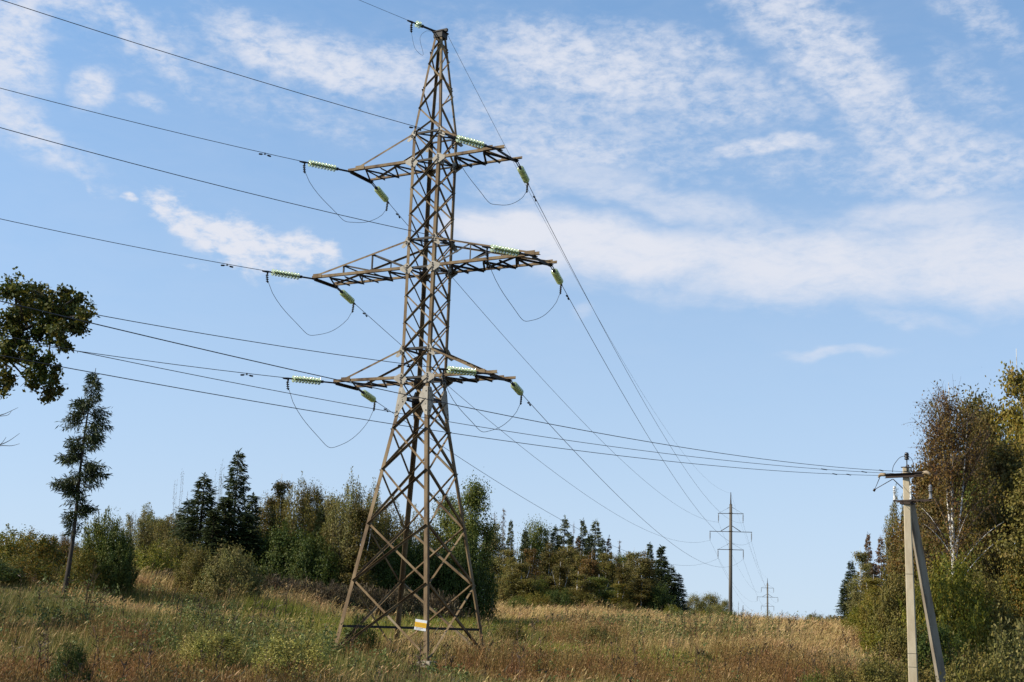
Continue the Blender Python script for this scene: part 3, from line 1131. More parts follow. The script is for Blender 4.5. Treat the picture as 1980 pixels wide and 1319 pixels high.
    for a, me, lb in ((-.33, wm, 'white ribbed surge arrester left of the utility pole post'), (.17, wm, 'white ribbed surge arrester just right of the utility pole post'),
                      (.76, shaded_me, 'white surge arrester greyed for shade, right end of the lower utility pole crossarm')):
        o = link('surge_arrester', me)
        o.location = Wp(a, -.12, 3.05)
        if me is shaded_me:
            o.scale = (1.35, 1.35, 1)
        tag(o, lb, 'arrester', 'surge arresters on the utility pole')
    # tan strain insulators at both ends of the arm
    for a, lb in ((-.62, 'tan strain insulator at the left end of the utility pole crossarm'), (.60, 'tan strain insulator at the right end of the utility pole crossarm')):
        s = 1 if a > 0 else -1
        mb = MB().tube([(0, 0, 0), (s * .04, 0, .02), (s * .14, 0, .03), (s * .2, 0, .0), (s * .24, 0, -.06)], [.03, .055, .055, .045, .02], 8)
        o = mb.build('strain_insulator', M['tan'])
        o.location = Wp(a - s * .06, -.13, 3.78)
        o.rotation_euler = (0, 0, yaw)
        tag(o, lb, 'insulator')
    # bridging loops at the top
    l1 = [Wp(.07, -.09, 4.33), Wp(-.14, -.1, 4.27), Wp(-.32, -.12, 4.05), Wp(-.36, -.13, 3.86)]
    l2 = [Wp(.08, -.09, 4.33), Wp(.22, -.08, 4.22), Wp(.28, -.1, 4.0), Wp(.25, -.12, 3.82)]
    wire_obj('bridging_wire', smooth(l1), .009, 'thin wire arching from the top insulator down to the left of the utility pole', 'cable', None, 'wire_dark')
    wire_obj('bridging_wire', smooth(l2), .009, 'thin wire arching from the top insulator down to the right of the utility pole', 'cable', None, 'wire_dark')
    return [Wp(-.72, -.14, 3.78), Wp(-.30, -.14, 3.82), Wp(.60, -.14, 3.82)]


pole_pts = build_pole()
PW = [('lowest', 219, -.085, .00175, pole_pts[0]), ('middle', 227, -.065, .00225, pole_pts[1]), ('highest', 215, -.090, .00175, pole_pts[2])]
for nm, th, s, k, P0 in PW:
    D = Vector((math.sin(R(th)), math.cos(R(th)), 0))
    o = wire_obj('power_line', [P0 + D * d + Vector((0, 0, s * d + k * d * d)) for d in np.linspace(0, 44, 44)], .0062,
                 f'{nm} of the three thin wires running left from the concrete utility pole', 'cable', 'wires of the utility pole', 'wire_dark')
    for d in ((1.6, 3.6) if nm != 'lowest' else (2.2, 3.1)):
        q = P0 + D * d + Vector((0, 0, s * d + k * d * d))
        MB().tube([q - D * .13, q + D * .13], .014, 6).build('sleeve', M['fitting'], o)

# ------------------------------------------------------------------ trees: one mesh pair (trunk, crown) per variant


def profile_r(prof, t):
    ts, rs = zip(*prof)
    return np.interp(t, ts, rs)


def limb(mb, p0, p1, r0, r1, rg, bend=.12, n=5, k=5):
    p0, p1 = np.array(p0, float), np.array(p1, float)
    L_ = np.linalg.norm(p1 - p0)
    off = rg.normal(size=3) * L_ * bend
    off[2] = abs(off[2]) * .6
    pts, rad = [], []
    for i in range(k + 1):
        t = i / k
        pts.append(p0 + (p1 - p0) * t + off * math.sin(math.pi * t))
        rad.append(r0 + (r1 - r0) * t)
    mb.tube(pts, rad, n, cap=False)
    return pts


def v_broad(seed, H=10., RR=4., prof=((0.06, .5), (.2, .85), (.45, 1), (.7, .82), (.88, .5), (1, .12)), ncl=100, nl=21000, leaf=.2, sig=.55, lo=.06, mat='leaf_mid', bark='bark', asp=.62):
    rg = np.random.default_rng(seed)
    t = rg.uniform(lo, .97, ncl)
    lob = 1 + .22 * np.sin(rg.uniform(0, 6.28) + 3 * rg.uniform(0, 6.28, ncl))
    r = profile_r(prof, t) * RR * rg.random(ncl) ** .38 * lob * .9
    a = rg.uniform(0, 2 * np.pi, ncl)
    cen = np.stack([r * np.cos(a), r * np.sin(a), t * H], 1)
    wts = rg.uniform(.35, 1.6, ncl)
    idx = rg.choice(ncl, nl, p=wts / wts.sum())
    sg = (sig * rg.uniform(.6, 1.35, ncl))[idx][:, None]
    P = cen[idx] + rg.normal(size=(nl, 3)) * sg * np.array([1, 1, .75])
    P[:, 2] = np.clip(P[:, 2], .05, None)
    NR = unit(P - cen[idx]) * .9 + unit(P - np.array([0, 0, H * .45])) * .9 + np.array([0, 0, .35])
    crown = np_mesh('crown', cards(P, leaf, asp, rg=rg, nrm=NR), 4, M[mat])
    mb = MB()
    tp = [np.array([math.sin(i * 1.3 + seed) * .12, math.cos(i * 1.7 + seed) * .12, H * .78 * i / 7]) for i in range(8)]
    mb.tube(tp, [.2 * (1 - .82 * i / 7) * H / 10 for i in range(8)], 7, cap=False)
    for c in cen[:34]:
        b = tp[min(6, max(1, int(c[2] / H * 6)))]
        limb(mb, b, c, .05 * H / 10, .012, rg)
    return mb.mesh('trunk', M[bark]), crown, H, RR


def v_willow(seed, H=10., RR=3., ns=60, nl=17000, leaf=.2, mat='leaf_willow', top=(.55, 1.0), spread=1.0, bark='bark_pale', asp=.42):
    """many upright shoots: feathery top"""
    rg = np.random.default_rng(seed)
    a = rg.uniform(0, 2 * np.pi, ns)
    u = rg.random(ns) ** .55
    hh = H * (top[1] - (top[1] - top[0]) * u * rg.uniform(.55, 1.1, ns))
    hh[0] = H
    u[0] = .08
    tips = np.stack([u * RR * np.cos(a), u * RR * np.sin(a), hh], 1)
    base = np.stack([u * RR * .22 * np.cos(a), u * RR * .22 * np.sin(a), np.full(ns, .02)], 1)
    mb = MB()
    for i in range(ns):
        mid = (base[i] + tips[i]) / 2 + np.array([math.cos(a[i]), math.sin(a[i]), 0]) * RR * .12 * spread
        pts = [(1 - t) ** 2 * base[i] + 2 * t * (1 - t) * mid + t * t * tips[i] for t in np.linspace(0, 1, 6)]
        mb.tube(pts, [(.055 * (1 - t) + .006) * H / 10 for t in np.linspace(0, 1, 6)], 4, cap=False)
    idx = rg.integers(0, ns, nl)
    t = rg.uniform(.12, 1, nl) ** .8
    mid = (base + tips) / 2 + np.stack([np.cos(a), np.sin(a), 0 * a], 1) * RR * .12 * spread
    T = t[:, None]
    P = (1 - T) ** 2 * base[idx] + 2 * T * (1 - T) * mid[idx] + T * T * tips[idx]
    sg = (.44 * (1 - t) + .09)[:, None] * RR / 3 * 1.25
    P = P + rg.normal(size=(nl, 3)) * sg
    P[:, 2] = np.clip(P[:, 2], .05, None)
    up = unit(tips[idx] - base[idx])
    NR = P * np.array([1, 1, 0]) / RR + np.array([0, 0, .3])
    crown = np_mesh('crown', cards(P, leaf, asp, up=up, rg=rg, jit=.75, nrm=NR, jn=.7), 4, M[mat])
    return mb.mesh('trunk', M[bark]), crown, H, RR


def v_birch(seed, H=12., RR=3., nl=7000, leaf=.17, nb=46, lo=.22, mat='leaf_birch', twigs=0, forks=2, asc=(1.0, .75), every=3):
    rg = np.random.default_rng(seed)
    mb = MB()
    stems = []
    for f in range(forks):
        ang = rg.uniform(0, 6.28)
        lean = 0 if f == 0 else rg.uniform(.10, .2)
        z0 = 0 if f == 0 else H * rg.uniform(.15, .38)
        h = H * (1 if f == 0 else rg.uniform(.78, .93))
        pts = [np.array([math.cos(ang) * lean * (h - z0) * t + .1 * math.sin(3 * t + seed + f), math.sin(ang) * lean * (h - z0) * t + .1 * math.cos(4 * t + f), z0 + (h - z0) * t]) for t in np.linspace(0, 1, 9)]
        mb.tube(pts, [(.18 if f == 0 else .115) * (1 - .9 * t) * H / 12 for t in np.linspace(0, 1, 9)], 6, cap=False)
        stems.append(pts)
    tw = MB()
    Pl, U = [], []
    for i in range(nb):
        st = stems[i % forks]
        t = rg.uniform(.04 if i % forks else lo, .98)
        b = st[min(8, int(t * 8))]
        tz = b[2] / H
        L_ = RR * (1.15 - .85 * tz) * rg.uniform(.5, 1.1)
        a = rg.uniform(0, 6.28)
        d = np.array([math.cos(a), math.sin(a), 0])
        pts = []
        for s in np.linspace(0, 1, 7):
            pts.append(b + d * L_ * s + np.array([0, 0, L_ * (asc[0] * s - asc[1] * s * s) * (1.2 if tz > .5 else .9)]))
        (mb if i % every == 0 and tz < .75 else tw).tube(pts, [.034 * (1 - .88 * s) * H / 12 for s in np.linspace(0, 1, 7)], 4, cap=False)
        n = nl // nb
        s = rg.uniform(.18, 1, n)
        k = np.clip((s * 6).astype(int), 0, 5)
        pa = np.array(pts)
        fr = (s * 6 - k)[:, None]
        p = pa[k] * (1 - fr) + pa[k + 1] * fr
        p = p + rg.normal(size=(n, 3)) * np.array([.3, .3, .22]) * H / 12
        p[:, 2] -= rg.exponential(.32, n) * H / 12
        Pl.append(p)
        for q in range(twigs):
            s0 = rg.uniform(.25, 1)
            kk = min(5, int(s0 * 6))
            p0 = pa[kk]
            e = p0 + (d * rg.uniform(.1, .6) + rg.normal(size=3) * .3 + np.array([0, 0, rg.uniform(-.2, .5)])) * H / 12
            tw.tube([p0, (p0 + e) / 2 + np.array([0, 0, .05]), e], [.011, .008, .004], 3, cap=False)
    P = np.concatenate(Pl)
    P[:, 2] = np.clip(P[:, 2], .1, None)
    NR = P * np.array([1, 1, 0]) / RR * 1.3 + np.array([0, 0, .4])
    V = cards(P, leaf, .6, rg=rg, nrm=NR, jn=.75)
    crown = np_mesh('crown', V, 4, M[mat])
    return mb.mesh('trunk', M['bark_birch']), crown, H, RR, tw.mesh('branches', M['twig'])


def v_spruce(seed, H=12., RR=2.4, base=.06, step=.34, nbr=8, nspray=34, droop=.35, power=.85, drop=.0, mat='needle', size=.36, thin=.24):
    rg = np.random.default_rng(seed)
    mb = MB()
    mb.tube([(0, 0, H * t) for t in np.linspace(0, 1, 6)], [.16 * H / 12 * (1 - t) + .012 for t in np.linspace(0, 1, 6)], 7, cap=False)
    P, U = [], []
    z = base * H
    while z < H * .985:
        t = (z / H - base) / (1 - base)
        rmax = RR * ((1 - t) ** power) * (1 if t > .06 else .75)
        for b in range(nbr if t < .8 else 5):
            if rg.random() < drop:
                continue
            L_ = max(.18, rmax * rg.uniform(.62, 1.12))
            a = rg.uniform(0, 6.28)
            d = np.array([math.cos(a), math.sin(a), 0])
            z0 = z + rg.uniform(-.15, .15)
            up = .35 if t > .7 else .0
            def pos(s):
                return np.array([0, 0, z0]) + d * L_ * s[:, None] + np.stack([0 * s, 0 * s, L_ * (up * s - droop * s * (1.35 - .75 * s))], 1)
            if L_ > .5:
                mb.tube(list(pos(np.linspace(0, .9, 4))), [.022 * H / 12, .016, .011, .006], 3, cap=False)
            n = int(nspray * (.35 + L_ / RR))
            s = rg.uniform(.12 if t > .15 else .3, 1, n)
            p = pos(s)
            side = np.array([-d[1], d[0], 0])
            w = rg.normal(size=n) * .20 * L_ * (1.1 - .6 * s)
            p = p + side * w[:, None] + rg.normal(size=(n, 3)) * .05
            P.append(p)
            u = d * .9 + side * np.sign(w)[:, None] * .55 + np.array([0, 0, -.42])
            U.append(u)
        z += step * (1 - .35 * t) * rg.uniform(.8, 1.2)
    P.append(np.stack([np.zeros(14), np.zeros(14), np.linspace(H * .95, H, 14)], 1))
    U.append(np.tile([0, 0, 1.0], (14, 1)) + rg.normal(size=(14, 3)) * .45)
    P, U = np.concatenate(P), np.concatenate(U)
    crown = np_mesh('crown', cards(P, size, thin, up=unit(U), rg=rg, jit=.35), 4, M[mat])
    return mb.mesh('trunk', M['bark']), crown, H, RR


def v_dead(seed, H=12., RR=1.1, nl=500):
    rg = np.random.default_rng(seed)
    mb = MB()
    mb.tube([(0, 0, H * t) for t in np.linspace(0, 1, 6)], [.11 * (1 - t) + .015 for t in np.linspace(0, 1, 6)], 6, cap=False)
    P, U = [], []
    for i in range(110):
        t = rg.uniform(.25, .985)
        a = rg.uniform(0, 6.28)
        L_ = RR * (1.05 - t) * rg.uniform(.5, 1.3) + .1
        p0 = np.array([0, 0, H * t])
        e = p0 + np.array([math.cos(a) * L_, math.sin(a) * L_, -L_ * rg.uniform(-.1, .45)])
        mb.tube([p0, e], [.022, .007], 3, cap=False)
        for k in range(nl // 110):
            s = rg.uniform(.3, 1)
            P.append(p0 + (e - p0) * s)
            U.append([0, 0, -1])
    crown = np_mesh('crown', cards(np.array(P), .3, .12, up=np.array(U, float), rg=rg, jit=.8), 4, M['needle_brown'])
    return mb.mesh('trunk', M['bark_pale']), crown, H, RR


def v_shrub(seed, H=3., RR=2., ncl=70, nl=11000, leaf=.115, sig=.26, mat='leaf_olive', asp=.55, shoots=60):
    rg = np.random.default_rng(seed)
    a = rg.uniform(0, 6.28, ncl)
    ph = np.arccos(rg.uniform(0.02, 1, ncl))
    rr = rg.uniform(.55, .95, ncl) ** .8
    cen = np.stack([np.sin(ph) * np.cos(a) * RR * rr, np.sin(ph) * np.sin(a) * RR * rr, np.cos(ph) * H * .86 * rr + .12 * H * rg.random(ncl)], 1)
    wts = rg.uniform(.4, 1.5, ncl)
    n1 = int(nl * .78)
    idx = rg.choice(ncl, n1, p=wts / wts.sum())
    P = cen[idx] + rg.normal(size=(n1, 3)) * (sig * rg.uniform(.6, 1.4, ncl))[idx][:, None]
    U = rg.normal(size=(n1, 3))
    # shoots poking out of the outline
    si = rg.integers(0, ncl, shoots)
    sd = unit(cen[si] / np.array([RR, RR, H]) + np.array([0, 0, .75]) + rg.normal(size=(shoots, 3)) * .25)
    sl_ = rg.uniform(.3, .85, shoots) * H / 3
    n2 = nl - n1
    k = rg.integers(0, shoots, n2)
    P2 = cen[si][k] + sd[k] * (sl_[k] * rg.random(n2))[:, None] + rg.normal(size=(n2, 3)) * .045
    P = np.concatenate([P, P2])
    U = np.concatenate([U, sd[k] * 2])
    P[:, 2] = np.clip(P[:, 2], .03, None)
    NR = np.concatenate([unit(P[:n1] - cen[idx]) * .8, rg.normal(size=(n2, 3)) * .5]) + unit(P / np.array([RR, RR, H])) * .9 + np.array([0, 0, .2])
    crown = np_mesh('crown', cards(P, leaf, asp, up=unit(U), rg=rg, jit=.8, nrm=NR), 4, M[mat])
    mb = MB()
    for c in cen[:26]:
        limb(mb, (rg.normal() * .12, rg.normal() * .12, 0), c, .03, .008, rg, n=4, k=4)
    for i in range(shoots):
        mb.tube([cen[si[i]], cen[si[i]] + sd[i] * sl_[i] * .95], [.008, .004], 3, cap=False)
    return mb.mesh('trunk', M['bark']), crown, H, RR


def v_brush(seed, H=1.4, RR=2., nl=8000):
    """low tangled mound of dead weed stalks"""
    rg = np.random.default_rng(seed)
    a = rg.uniform(0, 6.28, nl)
    u = rg.random(nl) ** .5
    hmax = H * np.sqrt(np.clip(1 - u ** 2.2, 0, 1)) * (.72 + .28 * np.sin(a * 3 + seed) * np.cos(u * 5))
    P = np.stack([u * RR * np.cos(a), u * RR * np.sin(a), hmax * rg.random(nl) ** .5], 1)
    U = np.stack([np.cos(a) * u * 1.2 + .25, np.sin(a) * u * 1.2, .7 + 0 * a], 1)
    crown = np_mesh('crown', cards(P, .22, .2, up=unit(U), rg=rg, jit=1.3), 4, M['brush'])
    mb = MB()
    for i in range(40):
        p = np.array([rg.normal() * RR * .10, rg.normal() * RR * .10, 0])
        limb(mb, p, p * 3.5 + np.array([0, 0, H * rg.uniform(.5, 1.0)]), .012, .005, rg, n=3, k=3)
    return mb.mesh('stems', M['twig']), crown, H, RR


VAR = {   # kind: variants
    'broad': [v_broad(21), v_broad(22, prof=((0.05, .7), (.2, 1), (.5, .95), (.75, .7), (.9, .42), (1, .1))), v_broad(23, ncl=70, sig=.62)],
    'tall': [v_broad(31, H=12, RR=3.2, ncl=110, nl=24000, prof=((.1, .55), (.3, .9), (.6, 1), (.82, .7), (.93, .42), (1, .1)), leaf=.22),
             v_broad(32, H=12, RR=3.2, ncl=95, nl=22000, prof=((.1, .75), (.3, 1), (.6, .8), (.82, .55), (.93, .3), (1, .06)), leaf=.22)],
    'willow': [v_willow(41), v_willow(42, ns=36, top=(.5, 1.0)), v_willow(43, ns=80, nl=20000)],
    'sparse': [v_willow(45, ns=12, nl=800, top=(.7, 1.0), leaf=.2), v_willow(46, ns=9, nl=550, top=(.75, 1.0), leaf=.2)],
    'birch': [v_birch(51, nl=15000, leaf=.2, nb=60), v_birch(52, nl=15000, leaf=.2, nb=60, forks=3), v_birch(53, nl=17000, leaf=.2, nb=64, lo=.12), v_birch(54, nl=13000, leaf=.2, nb=54, forks=1, lo=.12)],
    'barebirch': [v_birch(56, H=14, RR=4.0, nl=15000, leaf=.14, nb=120, twigs=12, forks=4, lo=.26, asc=(1.25, .42), every=6)],
    'spruce': [v_spruce(61), v_spruce(62, power=.7, droop=.45), v_spruce(63, nbr=6, droop=.3, power=1.0), v_spruce(64, base=.02, nspray=40, nbr=9)],
    'gappy': [v_spruce(66, base=.05, step=.40, nbr=8, droop=.42, nspray=36, power=.8, drop=.08), v_spruce(67, base=.05, step=.44, nbr=7, droop=.5, nspray=34, power=.75, drop=.1)],
    'dead': [v_dead(71), v_dead(72, nl=1200)],
    'shrub': [v_shrub(81), v_shrub(82, ncl=55, sig=.3), v_shrub(83, ncl=90, nl=13000), v_shrub(84, shoots=110)],
    'bigshrub': [v_shrub(86, H=6, RR=4, ncl=120, nl=26000, leaf=.19, sig=.42, shoots=110), v_shrub(87, H=6, RR=4, ncl=100, nl=24000, leaf=.19, sig=.45, shoots=90)],
    'brush': [v_brush(91), v_brush(92), v_brush(93)],
}
KIND = {'broad': ('leafy_tree', 'tree'), 'tall': ('leafy_tree', 'tree'), 'willow': ('willow_tree', 'tree'), 'sparse': ('young_tree', 'tree'), 'birch': ('birch_tree', 'tree'),
        'barebirch': ('birch_tree', 'tree'), 'spruce': ('spruce_tree', 'tree'), 'gappy': ('spruce_tree', 'tree'), 'dead': ('dead_spruce', 'tree'), 'shrub': ('shrub', 'bush'), 'bigshrub': ('shrub', 'bush'), 'brush': ('dead_weed_mound', 'weeds')}
_used = {}
TALL = {'birch': 1.09, 'willow': 1.03, 'brush': .8}
WIDE = {'broad': 1.35, 'tall': 1.35, 'willow': 1.45, 'birch': 1.35, 'spruce': 1.25, 'gappy': 1.4, 'shrub': 1.15, 'bigshrub': 1.15}


def plant(kind, px, ytop, half, Y, mat, label, group=None, grow=0.0, lean=(0, 0)):
    vs = VAR[kind]
    i = _used.get(kind, 0)
    _used[kind] = i + 1
    v = vs[i % len(vs)]
    top = at(px, ytop, Y)
    z0 = gz(top.x, Y) - .05 - grow
    H, RR = v[2], v[3]
    name, cat = KIND[kind]
    sr = half * WIDE.get(kind, 1.0) / F_PX * Y / RR
    root = empty(name, (top.x - math.tan(lean[1]) * (top.z - z0), Y, z0), label, cat, group, rot=(lean[0], lean[1], (i * 2.399) % 6.283), scale=(sr, sr, (top.z - z0) * TALL.get(kind, 1.0) / H))
    if lean[1]:
        root.rotation_mode = 'ZYX'
    link('trunk' if kind != 'brush' else 'stems', v[0], root)
    c = link('crown', v[1], root)
    if mat:
        c.material_slots[0].link = 'OBJECT'
        c.material_slots[0].material = M[mat]
    if len(v) > 4:
        link('branches', v[4], root)
    return root


GL, GM, GR_, GF = 'trees along the left edge of the field', 'trees of the middle wood', 'trees at the right edge of the field', 'trees on the far skyline'
GS, GB, GW = 'bushes at the left edge of the field', 'bushes on the right', 'mounds of dead weeds'
# far left to the pylon
for row in [
    ('shrub', 12, 1008, 62, 62, 'leaf_yellowgreen', 'yellow green bush at the extreme left edge under the bare twigs', GS),
    ('shrub', 72, 1022, 58, 60, 'leaf_autumn', 'bush with orange autumn leaves left of the leaning spruce', GS),
    ('shrub', 40, 1070, 60, 57, 'leaf_autumn', 'low orange and green bush at the bottom left wood edge', GS),
    ('willow', 118, 1030, 34, 66, 'leaf_rust', 'thin brownish bush behind the foot of the leaning spruce', GS),
    ('bigshrub', 208, 982, 46, 58, 'leaf_mid', 'rounded dark green tree right beside the leaning spruce', GL),
    ('bigshrub', 226, 1010, 40, 57.5, 'leaf_dark', 'darkest round bushy tree just right of the rounded green tree', GL),
    ('shrub', 165, 1055, 34, 56, 'leaf_autumn', 'small yellowing bush at the foot of the rounded dark green tree', GS),
    ('willow', 285, 975, 36, 84, 'leaf_willow', 'pale grey green tree between the rounded tree and the dark spruces', GL),
    ('sparse', 262, 985, 30, 90, 'leaf_rust', 'nearly bare thin saplings behind the rounded dark green tree', GL),
    ('shrub', 300, 1040, 52, 68, 'leaf_yellowgreen', 'yellow green bush in front of the pale grey green tree', GS),
    ('willow', 345, 985, 34, 82, 'leaf_olive', 'olive tree on the left flank of the dark spruce pair', GL),
    ('sparse', 353, 905, 16, 80, 'leaf_rust', 'thin nearly bare sapling left above the dark spruce pair', GL),
    ('spruce', 396, 918, 62, 74, 'needle', 'broad dark spruce, left of the dark pair', GL),
    ('spruce', 462, 872, 46, 76, 'needle', 'tallest dark spruce with a narrow pointed top', GL),
    ('spruce', 490, 955, 50, 75, 'needle', 'shorter dark spruce on the right side of the tallest spruce', GL),
    ('spruce', 438, 965, 60, 73, 'needle', 'low dark spruce filling the gap between the dark pair', GL),
    ('sparse', 432, 886, 20, 84, 'leaf_birch', 'thin wispy sapling between the tops of the dark spruce pair', GL),
    ('bigshrub', 386, 1050, 38, 62, 'leaf_olive', 'round olive willow bush below the left dark spruce', GS),
    ('bigshrub', 454, 1044, 54, 61, 'leaf_willow', 'round pale willow bush below the tallest spruce', GS),
    ('sparse', 512, 945, 30, 78, 'leaf_rust', 'wispy brown sapling right of the dark spruces', GL),
    ('birch', 545, 935, 34, 77, 'leaf_birch', 'brownish birch right of the dark spruces, with a sparse top', GL),
    ('willow', 580, 918, 34, 75, 'leaf_olive', 'pointed feathery olive tree midway between spruces and pylon', GL),
    ('broad', 607, 944, 30, 76, 'leaf_birch', 'leafy round topped tree right of the pointed feathery tree', GL),
    ('bigshrub', 560, 1005, 66, 73, 'leaf_dark', 'dark bushy tree below the pointed feathery tree', GL),
    ('spruce', 622, 985, 34, 74, 'needle', 'small dark spruce with a flat top left of the pylon', GL),
    ('bigshrub', 612, 1020, 50, 72, 'leaf_dark', 'low dark bushy tree below the small spruce left of the pylon', GL),
    ('willow', 650, 978, 30, 74, 'leaf_olive', 'olive willow just right of the small dark spruce', GL),
    ('willow', 684, 915, 36, 73, 'leaf_willow', 'tall pale feathery tree just left of the pylon', GL),
    ('willow', 722, 930, 34, 75, 'leaf_olive', 'second feathery tree behind the left leg of the pylon', GL),
    ('birch', 700, 985, 40, 72, 'leaf_birch', 'brownish birch between the two feathery trees by the pylon', GL),
    ('willow', 762, 962, 34, 78, 'leaf_olive', 'feathery tree seen between the pylon legs', GL),
    ('willow', 805, 985, 34, 80, 'leaf_willow', 'pale low willow behind the middle of the pylon', GL),
    ('bigshrub', 790, 1030, 56, 76, 'leaf_dark', 'dark bushy tree behind the centre of the pylon base', GL),
    ('broad', 868, 962, 40, 82, 'leaf_mid', 'green leafy tree behind the right side of the pylon', GL),
    ('tall', 915, 936, 34, 80, 'leaf_mid', 'tallest green leafy tree just right of the pylon', GL),
    ('bigshrub', 900, 1010, 56, 78, 'leaf_dark', 'dark low tree at the right foot of the pylon', GL),
    ('bigshrub', 850, 1045, 50, 77, 'leaf_dark', 'dark undergrowth tree behind the right pylon leg', GL),
    ('bigshrub', 735, 1040, 56, 74, 'leaf_dark', 'dark undergrowth tree behind the left pylon leg', GL),
    ('bigshrub', 668, 1045, 48, 73, 'leaf_olive', 'olive undergrowth tree left of the pylon base', GL),
    ('spruce', 365, 968, 44, 77, 'needle', 'dark spruce at the left side of the dark spruce group', GL),
    ('spruce', 415, 985, 62, 72, 'needle', 'lowest broad dark spruce in front of the dark group', GL),
    ('spruce', 480, 992, 56, 73, 'needle', 'low dark spruce in front of the tallest spruce', GL),
    ('bigshrub', 340, 1030, 44, 71, 'leaf_olive', 'olive undergrowth bush left of the dark spruces', GL),
    ('bigshrub', 510, 1020, 50, 74, 'leaf_dark', 'dark undergrowth bush right of the dark spruces', GL),
    ('broad', 530, 962, 36, 80, 'leaf_olive', 'olive leafy tree close behind the right dark spruce', GL),
    ('broad', 645, 962, 36, 80, 'leaf_olive', 'olive leafy tree behind the small dark spruce', GL),
    ('broad', 310, 1005, 40, 88, 'leaf_olive', 'olive tree behind the pale grey green tree', GL),
    ('brush', 330, 1088, 52, 66, None, 'brown tangle of dead weeds below the dark spruces', GW),
    ('brush', 530, 1092, 60, 68, None, 'brown dead weed mound left of the pylon, leftmost of the row', GW),
    ('brush', 590, 1098, 50, 66, None, 'brown dead weed mound left of the pylon, second of the row', GW),
    ('brush', 645, 1104, 46, 65, None, 'brown dead weed mound beside the left pylon leg', GW),
    ('brush', 700, 1108, 52, 67, None, 'brown dead weed mound just inside the left pylon leg', GW),
    ('brush', 770, 1112, 52, 68, None, 'brown dead weed mound behind the rear pylon leg', GW),
    ('brush', 850, 1122, 50, 70, None, 'brown dead weed mound behind the right pylon leg', GW),
]:
    plant(*row)
